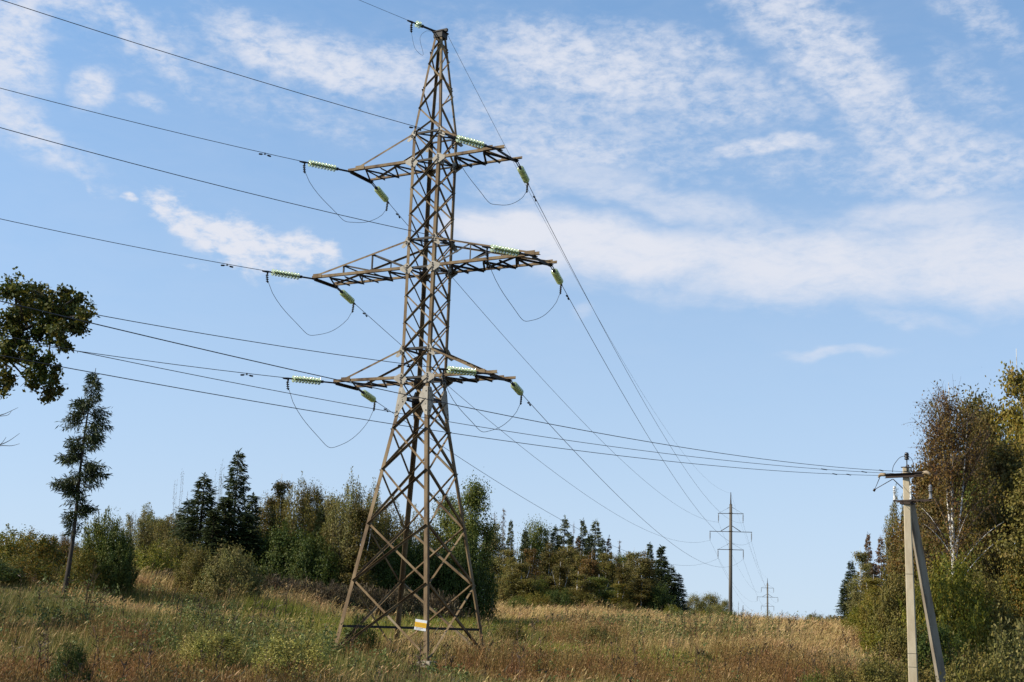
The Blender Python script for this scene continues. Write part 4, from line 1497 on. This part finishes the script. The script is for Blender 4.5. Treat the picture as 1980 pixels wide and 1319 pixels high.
# the middle wood
for row in [
    ('dead', 957, 988, 16, 128, None, 'dead grey spruce, first of two bare tops right of the pylon', GM),
    ('dead', 974, 982, 16, 130, None, 'dead grey spruce, taller of two bare tops right of the pylon', GM),
    ('birch', 960, 1012, 30, 122, 'leaf_willow', 'greyish tree beneath the two dead tops right of the pylon', GM),
    ('gappy', 988, 1006, 15, 124, 'needle_pale', 'thin ragged spruce right of the two dead tops', GM),
    ('birch', 985, 1065, 34, 116, 'leaf_olive', 'olive birch at the left end of the middle wood', GM),
    ('spruce', 1016, 1022, 22, 126, 'needle', 'dark spruce on the left side of the round green crown', GM),
    ('broad', 1036, 1012, 32, 128, 'leaf_mid', 'tree with a round green crown standing above the orange birch', GM),
    ('birch', 1026, 1064, 24, 116, 'leaf_rust', 'orange birch at the left of the middle wood', GM),
    ('birch', 1010, 1090, 34, 112, 'leaf_olive', 'olive birch with a white trunk below the orange birch', GM),
    ('birch', 1062, 1050, 30, 120, 'leaf_birch', 'brownish tree between the round green crown and the pointed spruces', GM),
    ('spruce', 1074, 1018, 24, 128, 'needle', 'dark spruce left of the sharp pointed spruces', GM),
    ('gappy', 1092, 1000, 26, 130, 'needle_pale', 'tallest sharp pointed spruce of the middle wood', GM),
    ('dead', 1110, 1008, 10, 132, None, 'dead bare pole between two pointed spruces', GM),
    ('gappy', 1128, 1005, 22, 131, 'needle_pale', 'narrow pointed spruce, middle of three in the wood', GM),
    ('gappy', 1152, 1006, 28, 130, 'needle_pale', 'broad pointed spruce, rightmost of three in the wood', GM),
    ('gappy', 1118, 1040, 18, 128, 'needle_brown', 'brown dying spruce below the narrow pointed spruce', GM),
    ('gappy', 1178, 1038, 14, 130, 'needle_brown', 'brown dead spruce right of the three pointed spruces', GM),
    ('dead', 1198, 1044, 12, 132, None, 'thin bare dead top right of the three pointed spruces', GM),
    ('birch', 1098, 1066, 28, 118, 'leaf_birch', 'brown birch in front of the tallest sharp spruce', GM),
    ('birch', 1122, 1075, 24, 117, 'leaf_olive', 'dull green birch in the middle of the wood', GM),
    ('birch', 1082, 1095, 30, 112, 'leaf_birch', 'leaning brown birch with a white stem in the front row', GM),
    ('birch', 1146, 1068, 26, 116, 'leaf_rust', 'most orange birch in the middle of the wood', GM),
    ('birch', 1172, 1072, 24, 118, 'leaf_olive', 'olive birch right of the most orange birch', GM),
    ('birch', 1118, 1112, 34, 109, 'leaf_olive', 'low olive birch in the front row of the wood', GM),
    ('birch', 1160, 1118, 34, 110, 'leaf_mid', 'low green birch in the front row of the wood', GM),
    ('birch', 1190, 1076, 26, 119, 'leaf_birch', 'brown birch below the thin bare dead top', GM),
    ('birch', 1206, 1098, 26, 114, 'leaf_birch', 'dull brown birch in the right half of the wood', GM),
    ('birch', 1226, 1070, 26, 118, 'leaf_willow', 'greyish birch in the right half of the wood', GM),
    ('birch', 1195, 1130, 26, 112, 'leaf_gold', 'slender yellowish birch with a white stem at the wood edge', GM),
    ('spruce', 1257, 1050, 24, 122, 'needle', 'spruce tip showing above the birches near the right end of the wood', GM),
    ('birch', 1250, 1066, 30, 116, 'leaf_birch', 'brown birch with two white stems near the right end', GM),
    ('spruce', 1279, 1056, 34, 121, 'needle', 'dark spruce near the right end of the wood', GM),
    ('birch', 1240, 1120, 30, 114, 'leaf_birch', 'low brown birch near the right end of the wood', GM),
    ('broad', 1222, 1110, 34, 120, 'leaf_dark', 'dark tree behind the birch stems at the right', GM),
    ('broad', 1150, 1090, 44, 124, 'leaf_dark', 'dark tree deep in the middle of the wood', GM),
    ('broad', 1060, 1095, 40, 122, 'leaf_dark', 'dark tree deep in the left half of the wood', GM),
    ('spruce', 1298, 1094, 30, 120, 'needle', 'dark spruce sloping down at the right end of the wood', GM),
    ('spruce', 1312, 1110, 24, 122, 'needle', 'last dark spruce at the right end of the wood', GM),
    ('spruce', 1275, 1100, 30, 118, 'needle', 'low dark spruce at the right end of the wood', GM),
    ('spruce', 1056, 1040, 20, 124, 'needle', 'small dark spruce beside the round green crown', GM),
    ('spruce', 1141, 1030, 24, 127, 'needle', 'dark spruce below and between the two right pointed spruces', GM),
    ('spruce', 1166, 1042, 22, 125, 'needle', 'dark spruce just right of the broad pointed spruce', GM),
    ('spruce', 1216, 1072, 22, 121, 'needle', 'dark spruce among the birches of the right half', GM),
    ('spruce', 1104, 1036, 24, 127, 'needle', 'dark spruce beneath the dead bare pole', GM),
    ('bigshrub', 985, 1110, 40, 112, 'leaf_olive', 'olive undergrowth at the left end of the middle wood', GM),
    ('bigshrub', 1045, 1112, 40, 114, 'leaf_mid', 'green undergrowth left of the leaning birch', GM),
    ('bigshrub', 1190, 1120, 40, 115, 'leaf_dark', 'dark undergrowth behind the slender yellowish birch', GM),
    ('bigshrub', 1270, 1125, 34, 115, 'leaf_dark', 'dark undergrowth below the right spruces', GM),
    ('broad', 1100, 1060, 34, 126, 'leaf_olive', 'olive tree below the tallest sharp spruce', GM),
    ('broad', 1205, 1075, 34, 125, 'leaf_mid', 'green tree deep in the right half of the wood', GM),
    ('shrub', 1036, 1142, 26, 106, 'leaf_gold', 'yellowish bush at the left foot of the wood', GM),
    ('shrub', 1005, 1150, 24, 104, 'leaf_mid', 'green bush at the left foot of the wood', GM),
    ('shrub', 1078, 1138, 32, 108, 'leaf_dark', 'dark green bush at the foot of the leaning birch', GM),
    ('shrub', 1135, 1140, 30, 108, 'leaf_olive', 'olive bush at the foot of the wood near its middle', GM),
    ('shrub', 1212, 1160, 20, 108, 'leaf_olive', 'small olive bush at the foot of the right birches', GM),
    ('shrub', 1300, 1168, 22, 104, 'leaf_yellowgreen', 'yellow green bush at the right corner of the wood', GM),
]:
    plant(*row)
# far skyline and the right-hand trees
for row in [
    ('broad', 1345, 1152, 20, 262, 'leaf_willow', 'far pale tree just right of the middle wood', GF),
    ('broad', 1372, 1150, 24, 268, 'leaf_willow', 'far pale tree left of the nearer concrete pylon', GF),
    ('broad', 1400, 1162, 20, 258, 'leaf_willow', 'far pale tree behind the foot of the nearer concrete pylon', GF),
    ('dead', 1428, 1162, 4, 200, None, 'tiny bare dead top right of the nearer concrete pylon', GF),
    ('dead', 1437, 1170, 5, 200, None, 'second tiny dead top right of the nearer concrete pylon', GF),
    ('dead', 1512, 1178, 5, 190, None, 'tiny dead top right of the farthest concrete pylon', GF),
    ('shrub', 1405, 1180, 22, 104, 'leaf_mid', 'green bush at the foot of the nearer concrete pylon', GF),
    ('shrub', 1352, 1172, 24, 106, 'leaf_yellowgreen', 'pale green weeds bush left of the nearer concrete pylon', GF),
    ('shrub', 1575, 1184, 16, 120, 'leaf_willow', 'small pale bush alone on the skyline', GF),
    ('shrub', 1608, 1188, 20, 118, 'leaf_olive', 'small olive bush left of the right wood', GF),
    ('spruce', 1645, 1084, 26, 122, 'needle', 'dark spruce at the left end of the right wood', GR_),
    ('spruce', 1632, 1120, 18, 120, 'needle', 'lowest dark spruce at the left tip of the right wood', GR_),
    ('birch', 1664, 1070, 26, 118, 'leaf_willow', 'greyish birch left of the two dead brown tops', GR_),
    ('gappy', 1678, 1032, 17, 124, 'needle_brown', 'left of the two dead brown spruce tops', GR_),
    ('gappy', 1703, 1038, 20, 122, 'needle_brown', 'right of the two dead brown spruce tops', GR_),
    ('spruce', 1690, 1088, 24, 119, 'needle_brown', 'brown dying spruce below the two dead tops', GR_),
    ('spruce', 1722, 1066, 26, 118, 'needle', 'dark spruce right of the two dead brown tops', GR_),
    ('birch', 1690, 1120, 36, 110, 'leaf_gold', 'yellowish young birch at the foot of the dead tops', GR_),
    ('willow', 1736, 944, 26, 84, 'leaf_olive', 'grey green tree directly left of the utility pole top', GR_),
    ('tall', 1765, 1000, 46, 80, 'leaf_rust', 'rusty tree behind the utility pole', GR_),
    ('barebirch', 1832, 740, 104, 58, 'leaf_rust', 'big half bare birch with white trunk behind the utility pole', GR_),
    ('birch', 1790, 850, 54, 72, 'leaf_rust', 'rusty birch behind the big half bare birch', GR_),
    ('tall', 1872, 775, 56, 76, 'leaf_birch', 'brown tree close behind the right side of the big birch', GR_),
    ('tall', 1905, 795, 46, 68, 'leaf_birch', 'brownish tree between the big birch and the yellow birch', GR_),
    ('birch', 1968, 722, 66, 66, 'leaf_gold', 'yellow birch at the upper right edge of the picture', GR_),
    ('birch', 2010, 760, 70, 62, 'leaf_gold', 'second yellow birch cut by the right edge', GR_),
    ('tall', 1945, 862, 62, 60, 'leaf_birch', 'dark green tree below the yellow birch', GR_),
    ('tall', 1885, 930, 60, 64, 'leaf_mid', 'green leafy tree below the big birch', GR_),
    ('tall', 1815, 960, 56, 68, 'leaf_birch', 'dull brown tree behind the white birch trunk', GR_),
    ('tall', 2010, 900, 66, 56, 'leaf_olive', 'dark tree at the right edge', GR_),
    ('bigshrub', 1830, 1052, 72, 52, 'leaf_yellowgreen', 'big green bush right of the utility pole strut', GB),
    ('bigshrub', 1895, 1095, 66, 54, 'leaf_olive', 'dark bush in the hollow right of the strut', GB),
    ('bigshrub', 1960, 1085, 60, 56, 'leaf_autumn', 'yellow tinged bush at the right edge', GB),
    ('bigshrub', 1735, 1095, 50, 56, 'leaf_olive', 'olive bush left behind the utility pole', GB),
    ('bigshrub', 1700, 1140, 40, 66, 'leaf_gold', 'yellow green bush row left of the utility pole', GB),
    ('bigshrub', 1668, 1165, 36, 84, 'leaf_yellowgreen', 'yellow green bush at the left end of the bush row', GB),
    ('shrub', 1748, 1205, 56, 46, 'leaf_olive', 'low olive bush at the foot of the utility pole on the left', GB),
    ('shrub', 1718, 1165, 46, 56, 'leaf_yellowgreen', 'green yellow bush left of the utility pole, middle height', GB),
    ('shrub', 1800, 1190, 52, 46, 'leaf_dark', 'dark low bush between pole and strut', GB),
    ('shrub', 1972, 1188, 92, 35, 'leaf_willow', 'nearest pale willow bush in the bottom right corner', GB),
    ('shrub', 1893, 1252, 70, 34, 'leaf_olive', 'pale willow bush right of the strut foot', GB),
    ('shrub', 1800, 1262, 56, 42, 'leaf_olive', 'brownish olive bush behind the strut foot', GB),
    ('shrub', 1700, 1268, 62, 41, 'leaf_olive', 'low olive bush left of the pole foot', GB),
    ('shrub', 1610, 1282, 44, 38, 'leaf_olive', 'low bush left of the pole at the bottom edge', GB),
    ('shrub', 1570, 1298, 34, 33, 'leaf_mid', 'bright green low plant at the bottom edge left of the pole', GB),
    ('shrub', 575, 1205, 66, 37, 'leaf_sage', 'leafy grey green bush in front of the left pylon leg', GS),
    ('shrub', 415, 1212, 56, 41, 'leaf_sage', 'pale green bush in the weeds left of the pylon', GS),
    ('shrub', 700, 1185, 30, 46, 'leaf_dark', 'dark green bush inside the pylon base', GS),
    ('shrub', 144, 1240, 34, 34, 'leaf_dark', 'dark green bush among the rusty grass at the lower left', GS),
    ('shrub', 985, 1192, 30, 56, 'leaf_olive', 'olive bush alone in the field right of the pylon', GS),
    ('shrub', 1155, 1205, 34, 60, 'leaf_willow', 'low pale bush in the open field right of centre', GS),
]:
    plant(*row)

# ------------------------------------------------------------------ hand-shaped trees: leaning spruce, oak, twigs at the left edge
def leaning_spruce():
    rg = np.random.default_rng(5)
    Y = 55.2
    top, bot = at(182, 712, Y), at(128, 1108, Y)
    z0 = gz(bot.x, Y) - .1
    H = top.z - z0
    root = empty('spruce_tree', (bot.x, Y, z0), 'tall leaning spruce with a bare lower trunk at the left', 'tree', GL)
    dx = (top.x - bot.x) * H / (top.z - bot.z)
    mb = MB()
    ax = lambda t: np.array([dx * t + .06 * math.sin(t * 7), 0, H * t])
    mb.tube([ax(t) for t in np.linspace(0, 1, 10)], [.095 * (1 - t) + .012 for t in np.linspace(0, 1, 10)], 7, cap=False)
    # branch table: height fraction, side (-1 left, 1 right), length in m
    px = Y / F_PX
    P, U = [], []
    prof = [(.27, 12), (.29, 30), (.32, 14), (.36, 26), (.40, 38), (.43, 22), (.47, 32), (.5, 48), (.56, 52), (.60, 44), (.64, 28), (.68, 40), (.74, 46), (.80, 44), (.85, 38), (.875, 15), (.93, 14), (.97, 9), (1, 3)]
    for t in np.arange(.27, .985, .0135):
        for b in range(4):
            if rg.random() < (.55 if t < .45 else .35):
                continue
            L_ = profile_r(prof, t) * px * rg.uniform(.5, 1.12)
            a = (0 if math.sin(t * 37) + rg.normal() * .8 > 0 else math.pi) + rg.normal() * .75
            d = np.array([math.cos(a), math.sin(a), 0])
            dr = rg.uniform(.2, .6)
            n = int(12 + 100 * L_)
            s = rg.uniform(.25, 1, n)
            p = ax(t) + d * L_ * s[:, None] + np.stack([0 * s, 0 * s, -L_ * dr * s * (1.3 - .7 * s)], 1)
            mb.tube([ax(t), ax(t) + d * L_ * .5 + np.array([0, 0, -L_ * dr * .45]), ax(t) + d * L_ * .92 + np.array([0, 0, -L_ * dr * .6])], [.02, .014, .006], 3, cap=False)
            side = np.array([-d[1], d[0], 0])
            w = rg.normal(size=n) * .16 * L_
            P.append(p + side * w[:, None] + rg.normal(size=(n, 3)) * .06)
            U.append(d * .7 + side * np.sign(w)[:, None] * .4 + np.array([0, 0, -.7]))
    P, U = np.concatenate(P), np.concatenate(U)
    link('crown', np_mesh('crown', cards(P, .24, .15, up=unit(U), rg=rg, jit=.7), 4, M['needle']), root)
    mb.build('trunk', M['bark'], root)


leaning_spruce()


def oak():
    rg = np.random.default_rng(8)
    Y = 27.5
    px = Y / F_PX
    cl = [(30, 568, 32), (62, 590, 36), (98, 578, 28), (135, 582, 22), (150, 575, 12), (22, 615, 40), (80, 636, 36), (128, 620, 28), (160, 612, 16), (150, 640, 15), (112, 655, 18),
          (20, 675, 38), (62, 688, 26), (75, 728, 27), (108, 745, 19), (94, 766, 14), (10, 728, 22), (126, 660, 9), (128, 672, 7), (45, 600, 30), (148, 598, 22), (15, 560, 20), (45, 655, 30), (100, 600, 30), (115, 642, 22), (88, 700, 16), (60, 745, 12), (105, 722, 14),
          (6, 745, 16), (160, 622, 12), (70, 565, 16), (120, 565, 12)]
    root_p = Vector((-15.6, 28.5, 0))
    z0 = gz(root_p.x, root_p.y) - .1
    root = empty('oak_tree', (root_p.x, root_p.y, z0), 'oak branch with dense lobed leaves hanging in at the upper left edge', 'tree', GL)
    o3 = np.array([root_p.x, root_p.y, z0])
    cen, rad = [], []
    for (x, y, r) in cl:
        cen.append(np.array(at(x, y, Y + rg.uniform(-1.1, 1.1))) - o3)
        rad.append(r * px)
    nin = len(cen)
    # the rest of the crown, outside the picture
    for i in range(60):
        a, ph = rg.uniform(0, 6.28), rg.uniform(-.6, 1.4)
        c = np.array([math.cos(a) * math.cos(ph) * 3.9 - .3, math.sin(a) * math.cos(ph) * 3.9, 7.6 + 2.9 * math.sin(ph)])
        w = c + o3
        q = (w[0] / w[1])
        if q > -.425:
            continue
        cen.append(c)
        rad.append(.6)
    P, W = [], []
    for c, r in zip(cen, rad):
        n = int(90 + 900 * r * r / .16 * .8)
        n = min(n, 1200)
        # several small sprays inside every clump, so that sky shows between them
        k = max(4, int(n / 36))
        sc = c + rg.normal(size=(k, 3)) * r * .42
        idx = rg.integers(0, k, n)
        p = sc[idx] + rg.normal(size=(n, 3)) * .055
        P.append(p)
        W.append(unit(p - sc[idx]) * .6 + unit(p - c) * .8 + np.array([0, 0, .5]))
    P = np.concatenate(P)
    link('crown', np_mesh('crown', cards(P, .088, .62, rg=rg, nrm=np.concatenate(W), jn=.7), 4, M['oak']), root)
    mb = MB()
    tp = [np.array([.1 * math.sin(i), .1 * math.cos(i * 2), 8.2 * i / 7]) for i in range(8)]
    mb.tube(tp, [.34 * (1 - .75 * i / 7) for i in range(8)], 9, cap=False)
    mb.build('trunk', M['bark'], root)
    mb = MB()
    hub = [np.array(at(-60, 720, Y)) - o3, np.array(at(10, 690, Y)) - o3, np.array(at(40, 640, Y)) - o3, np.array(at(90, 620, Y)) - o3]
    limb(mb, tp[5], hub[0], .15, .10, rg, .08, 7)
    limb(mb, hub[0], hub[1], .10, .075, rg, .05, 6)
    limb(mb, hub[1], hub[2], .07, .05, rg, .05, 6)
    limb(mb, hub[2], hub[3], .045, .028, rg, .05, 6)
    for i, c in enumerate(cen):
        b = min(hub, key=lambda h: np.linalg.norm(h - c)) if i < nin else tp[5 + i % 3]
        limb(mb, b, c, .03 if i < nin else .06, .008, rg, .1, 5)
        if i < nin:
            for k in range(5):
                limb(mb, c, c + rg.normal(size=3) * rad[i] * .7, .009, .004, rg, .15, 3, 3)
    mb.build('branches', M['bark'], root)


oak()


def edge_trees():
    rg = np.random.default_rng(14)
    # dead branches reaching in from the left
    Y = 33
    base = at(-260, 900, Y)
    z0 = gz(base.x, Y) - .1
    root = empty('dead_tree', (base.x, Y, z0), 'bare dead branches poking in at the left edge below the oak', 'tree', GL)
    o3 = np.array([base.x, Y, z0])
    mb = MB()
    mb.tube([(0, 0, 0), (.1, 0, 3), (.05, 0, 6)], [.13, .09, .03], 7, cap=False)
    mb.build('trunk', M['bark_pale'], root)
    W = lambda x, y: np.array(at(x, y, Y)) - o3
    tr = np.array([.1, 0, 2.6])
    for pts, r in (([W(-120, 850), W(-40, 815), W(0, 803), W(12, 799), W(35, 788)], .02), ([W(-40, 815), W(-10, 806), W(14, 803), W(22, 795)], .012),
                   ([W(-120, 905), W(-30, 868), W(0, 860), W(18, 852), W(38, 838)], .02), ([W(-30, 868), W(0, 862), W(22, 862), W(38, 858)], .013), ([W(0, 860), W(6, 854), W(12, 845)], .008)):
        MB().tube([Vector(p) for p in smooth([Vector(q) for q in pts], 5)], list(np.linspace(r, .004, 5 * (len(pts) - 1) + 1)), 5, cap=False).build('branch', M['bark_pale'], root)
    for e in (W(-120, 850), W(-120, 905)):
        mb = MB()
        limb(mb, tr, e, .04, .02, rg)
        mb.build('branch', M['bark_pale'], root)


edge_trees()
plant('spruce', -44, 840, 56, 46, 'needle', 'spruce beyond the left edge, only its branch tips in view', GL)
plant('shrub', -20, 1080, 60, 55, 'leaf_dark', 'dark bush at the left edge below the spruce tips', GS)

# ------------------------------------------------------------------ grass and weeds (stuff)
def to_ground(px, py, lift=.35):
    d = raydir(px, py)
    lo, hi = 8.0, 400.0
    Ys = np.geomspace(lo, hi, 900)
    zz = d.z / d.y * Ys
    g = ground(d.x / d.y * Ys, Ys) + lift
    k = np.argmax(zz < g)
    return (d.x / d.y * Ys[k], Ys[k]) if (zz < g).any() else (d.x / d.y * 130, 130.0)


def ells(rows):
    out = []
    for (px, py, rx, ry) in rows:
        x, y = to_ground(px, py)
        y1, y2 = to_ground(px, py + ry)[1], to_ground(px, max(py - ry, 1120))[1]
        out.append((x, y, rx / F_PX * y, max(1.2, min(abs(y2 - y1) / 2, 25))))
    return out


E_RUST = ells([(650, 1255, 30, 10), (940, 1278, 70, 14), (150, 1298, 230, 34), (430, 1313, 200, 10), (1010, 1300, 200, 18), (1450, 1280, 190, 26), (1250, 1314, 300, 12), (1660, 1245, 36, 24), (225, 1214, 170, 7), (1560, 1308, 150, 12), (1115, 1226, 60, 6), (1350, 1236, 50, 6)])
E_GREEN = ells([(330, 1186, 300, 18), (570, 1250, 130, 40), (400, 1240, 200, 30), (120, 1195, 140, 14), (1370, 1210, 130, 18), (760, 1290, 110, 20), (1180, 1205, 120, 10), (480, 1215, 160, 14), (1300, 1235, 120, 12), (1450, 1203, 60, 10), (1000, 1230, 80, 14)])
E_STRAW = ells([(480, 1142, 200, 14), (1080, 1182, 300, 20), (880, 1158, 170, 18), (1560, 1228, 170, 26), (1600, 1265, 120, 26), (240, 1152, 180, 14), (1260, 1190, 160, 12), (700, 1150, 120, 14), (640, 1316, 130, 8), (1500, 1205, 160, 10)])
E_LIME = ells([(560, 1178, 90, 8), (860, 1205, 60, 14), (720, 1208, 90, 20), (1110, 1250, 70, 12), (1310, 1278, 70, 30), (985, 1205, 70, 16), (400, 1190, 110, 8), (1650, 1290, 40, 16), (620, 1190, 90, 10), (1230, 1262, 80, 10)])


def field(E, x, y):
    xw = x + (vnoise(x, y, 2.3) - .5) * 2.4 + (vnoise(x, y + 80, .8) - .5) * 1.0
    yw = y + (vnoise(x + 30, y, 3.1) - .5) * 5
    v = np.zeros_like(x)
    for cx, cy, ax, ay in E:
        v = np.maximum(v, 1 - ((xw - cx) / ax) ** 2 - ((yw - cy) / ay) ** 2)
    return np.clip(v * 1.8, 0, 1)


def scatter(n, y0, y1, pw=1.0, edge=.46):
    u = rng.random(n)
    y = (y0 ** (2 - pw) + u * (y1 ** (2 - pw) - y0 ** (2 - pw))) ** (1 / (2 - pw))
    x = rng.uniform(-edge, edge, n) * y
    return x, y


def stuff(name, meshes, mat):
    """one object of single-facet blades: join triangles and kites into one mesh"""
    tri = np.concatenate([v for v in meshes if v.shape[1] == 3]) if any(v.shape[1] == 3 for v in meshes) else None
    quad = np.concatenate([v for v in meshes if v.shape[1] == 4]) if any(v.shape[1] == 4 for v in meshes) else None
    nt_, nq = (len(tri) if tri is not None else 0), (len(quad) if quad is not None else 0)
    co = np.concatenate([a.reshape(-1, 3) for a in (tri, quad) if a is not None])
    me = bpy.data.meshes.new(name)
    me.vertices.add(len(co))
    me.vertices.foreach_set('co', co.astype(np.float32).ravel())
    me.loops.add(len(co))
    me.loops.foreach_set('vertex_index', np.arange(len(co), dtype=np.int32))
    me.polygons.add(nt_ + nq)
    me.polygons.foreach_set('loop_start', np.concatenate([np.arange(nt_) * 3, nt_ * 3 + np.arange(nq) * 4]).astype(np.int32))
    me.materials.append(M[mat])
    me.update(calc_edges=True)
    return tag(link(name, me), kind='stuff')


NB = 880000
gx, gy = scatter(NB, 28, 150, 1.15, .54)
f_straw, f_rust, f_green, f_lime = (field(E, gx, gy) for E in (E_STRAW, E_RUST, E_GREEN, E_LIME))
n_big, n_mid, n_sml = vnoise(gx + 7, gy * .55, 6), vnoise(gx + 77, gy * .6, 2.6), vnoise(gx + 177, gy * .8, 1.1)
w_straw = .09 + 6.0 * f_straw * (.3 + n_sml) + .9 * sstep(.52, .7, n_big) * sstep(40, 60, gy) + 1.1 * sstep(66, 95, gy)
w_rust = .012 + 5.0 * f_rust * (.3 + n_sml) + .22 * sstep(.6, .75, n_mid)
w_green = .5 + 5 * f_green + .8 * sstep(.5, .7, vnoise(gx + 277, gy * .6, 3.3))
w_lime = .01 + 14 * f_lime
ww = np.stack([w_straw, w_rust, w_green, w_lime], 1)
cw = np.cumsum(ww / ww.sum(1, keepdims=True), 1)
species = (rng.random(NB)[:, None] > cw).sum(1)


def near_foot(x, y):
    """short growth round the front footing"""
    return 1 - .8 * np.exp(-(((x + 2.3) / 1.5) ** 2 + ((y - 40.6) / 3.6) ** 2))


def blades(k, h, w, lean, jit):
    sel = species == k
    x, y = gx[sel], gy[sel]
    n = len(x)
    hh = h * (.15 + 1.1 * vnoise(x + 9, y + 5, 3.4) ** 1.3 + .65 * vnoise(x + 39, y + 15, .9)) * rng.uniform(.5, 1.25, n)
    hh = hh * near_foot(x, y)
    wind = vnoise(x * .7, y, 2.6)
    up = unit(np.stack([lean * (.5 + wind) + rng.normal(size=n) * jit, rng.normal(size=n) * jit, np.ones(n)], 1))
    side = unit(np.cross(up, rng.normal(size=(n, 3)))) * (w * np.maximum(1, y / 48) * rng.uniform(.7, 1.3, n))[:, None] * .5
    P = np.stack([x, y, ground(x, y) - .02], 1)
    tip = P + up * hh[:, None]
    return np.stack([P - side, P + side, tip], 1), tip, up, y


def plume(tip, up, y, p, size, asp, bend):
    k = rng.random(len(tip)) < p
    t, u = tip[k], up[k]
    V = cards(t - u * size * .6, size, asp, up=unit(u + np.array(bend)), jit=.22)
    c = V.mean(1, keepdims=True)
    return c + (V - c) * np.maximum(1, y[k] / 48)[:, None, None] ** .6


V, tip, up, y = blades(0, .66, .017, .22, .17)
stuff('dry_grass', [V, plume(tip, up, y, .2, .17, .15, (.55, 0, -.2))], 'straw')
V, tip, up, y = blades(1, .80, .014, .14, .26)
stuff('rusty_weeds', [V, plume(tip, up, y, .8, .08, .3, (.2, 0, 0)), plume(tip - up * .12, up, y, .7, .08, .3, (-.3, 0, 0))], 'rust_grass')
V, tip, up, y = blades(2, .46, .020, .10, .32)
stuff('green_grass', [V], 'green_grass')
V, tip, up, y = blades(3, .52, .022, .08, .30)
stuff('lime_grass', [V], 'lime_grass')
# leafy weeds
x, y = scatter(15000, 29, 110, 1.0)
p = .06 + .94 * field(E_GREEN, x, y) * sstep(.35, .6, vnoise(x, y, 1.9)) * near_foot(x, y)
kk = rng.random(len(x)) < p
x, y = x[kk], y[kk]
nl = 34
hh = .82 * (.3 + 1.2 * vnoise(x + 5, y, 2.2)) * rng.uniform(.5, 1.25, len(x)) * near_foot(x, y)
fr = rng.random((len(x), nl))
rad = .20 * (1.1 - .5 * fr)
a = rng.uniform(0, 6.28, (len(x), nl))
P = np.stack([x[:, None] + rad * np.cos(a) * rng.random((len(x), nl)), y[:, None] + rad * np.sin(a), ground(x, y)[:, None] + fr * hh[:, None]], -1).reshape(-1, 3)
stuff('leafy_weeds', [cards(P, .10, .5)], 'weed_leaf')
# tall dry stalks with side twigs
x, y = scatter(1100, 30, 90, 1.0)
kk = rng.random(len(x)) < (.15 + .85 * np.maximum(field(E_GREEN, x, y), field(E_RUST, x, y)))
x, y = x[kk], y[kk]
n = len(x)
P0 = np.stack([x, y, ground(x, y)], 1)
hh = rng.uniform(.7, 1.5, n)
up = unit(np.stack([rng.normal(size=n) * .12 + .05, rng.normal(size=n) * .12, np.ones(n)], 1))
side = unit(np.cross(up, rng.normal(size=(n, 3)))) * .013
tip = P0 + up * hh[:, None]
V = [np.stack([P0 - side, P0 + side, tip + side * .4, tip - side * .4], 1)]
for j in range(9):
    f = rng.uniform(.4, 1, n)[:, None]
    b = P0 + up * hh[:, None] * f
    V.append(cards(b, .24, .10, up=unit(up + rng.normal(size=(n, 3)) * .6), jit=.2))
    V.append(cards(b + up * .1, .07, .6))
stuff('dry_stalks', V, 'brown_stalk')
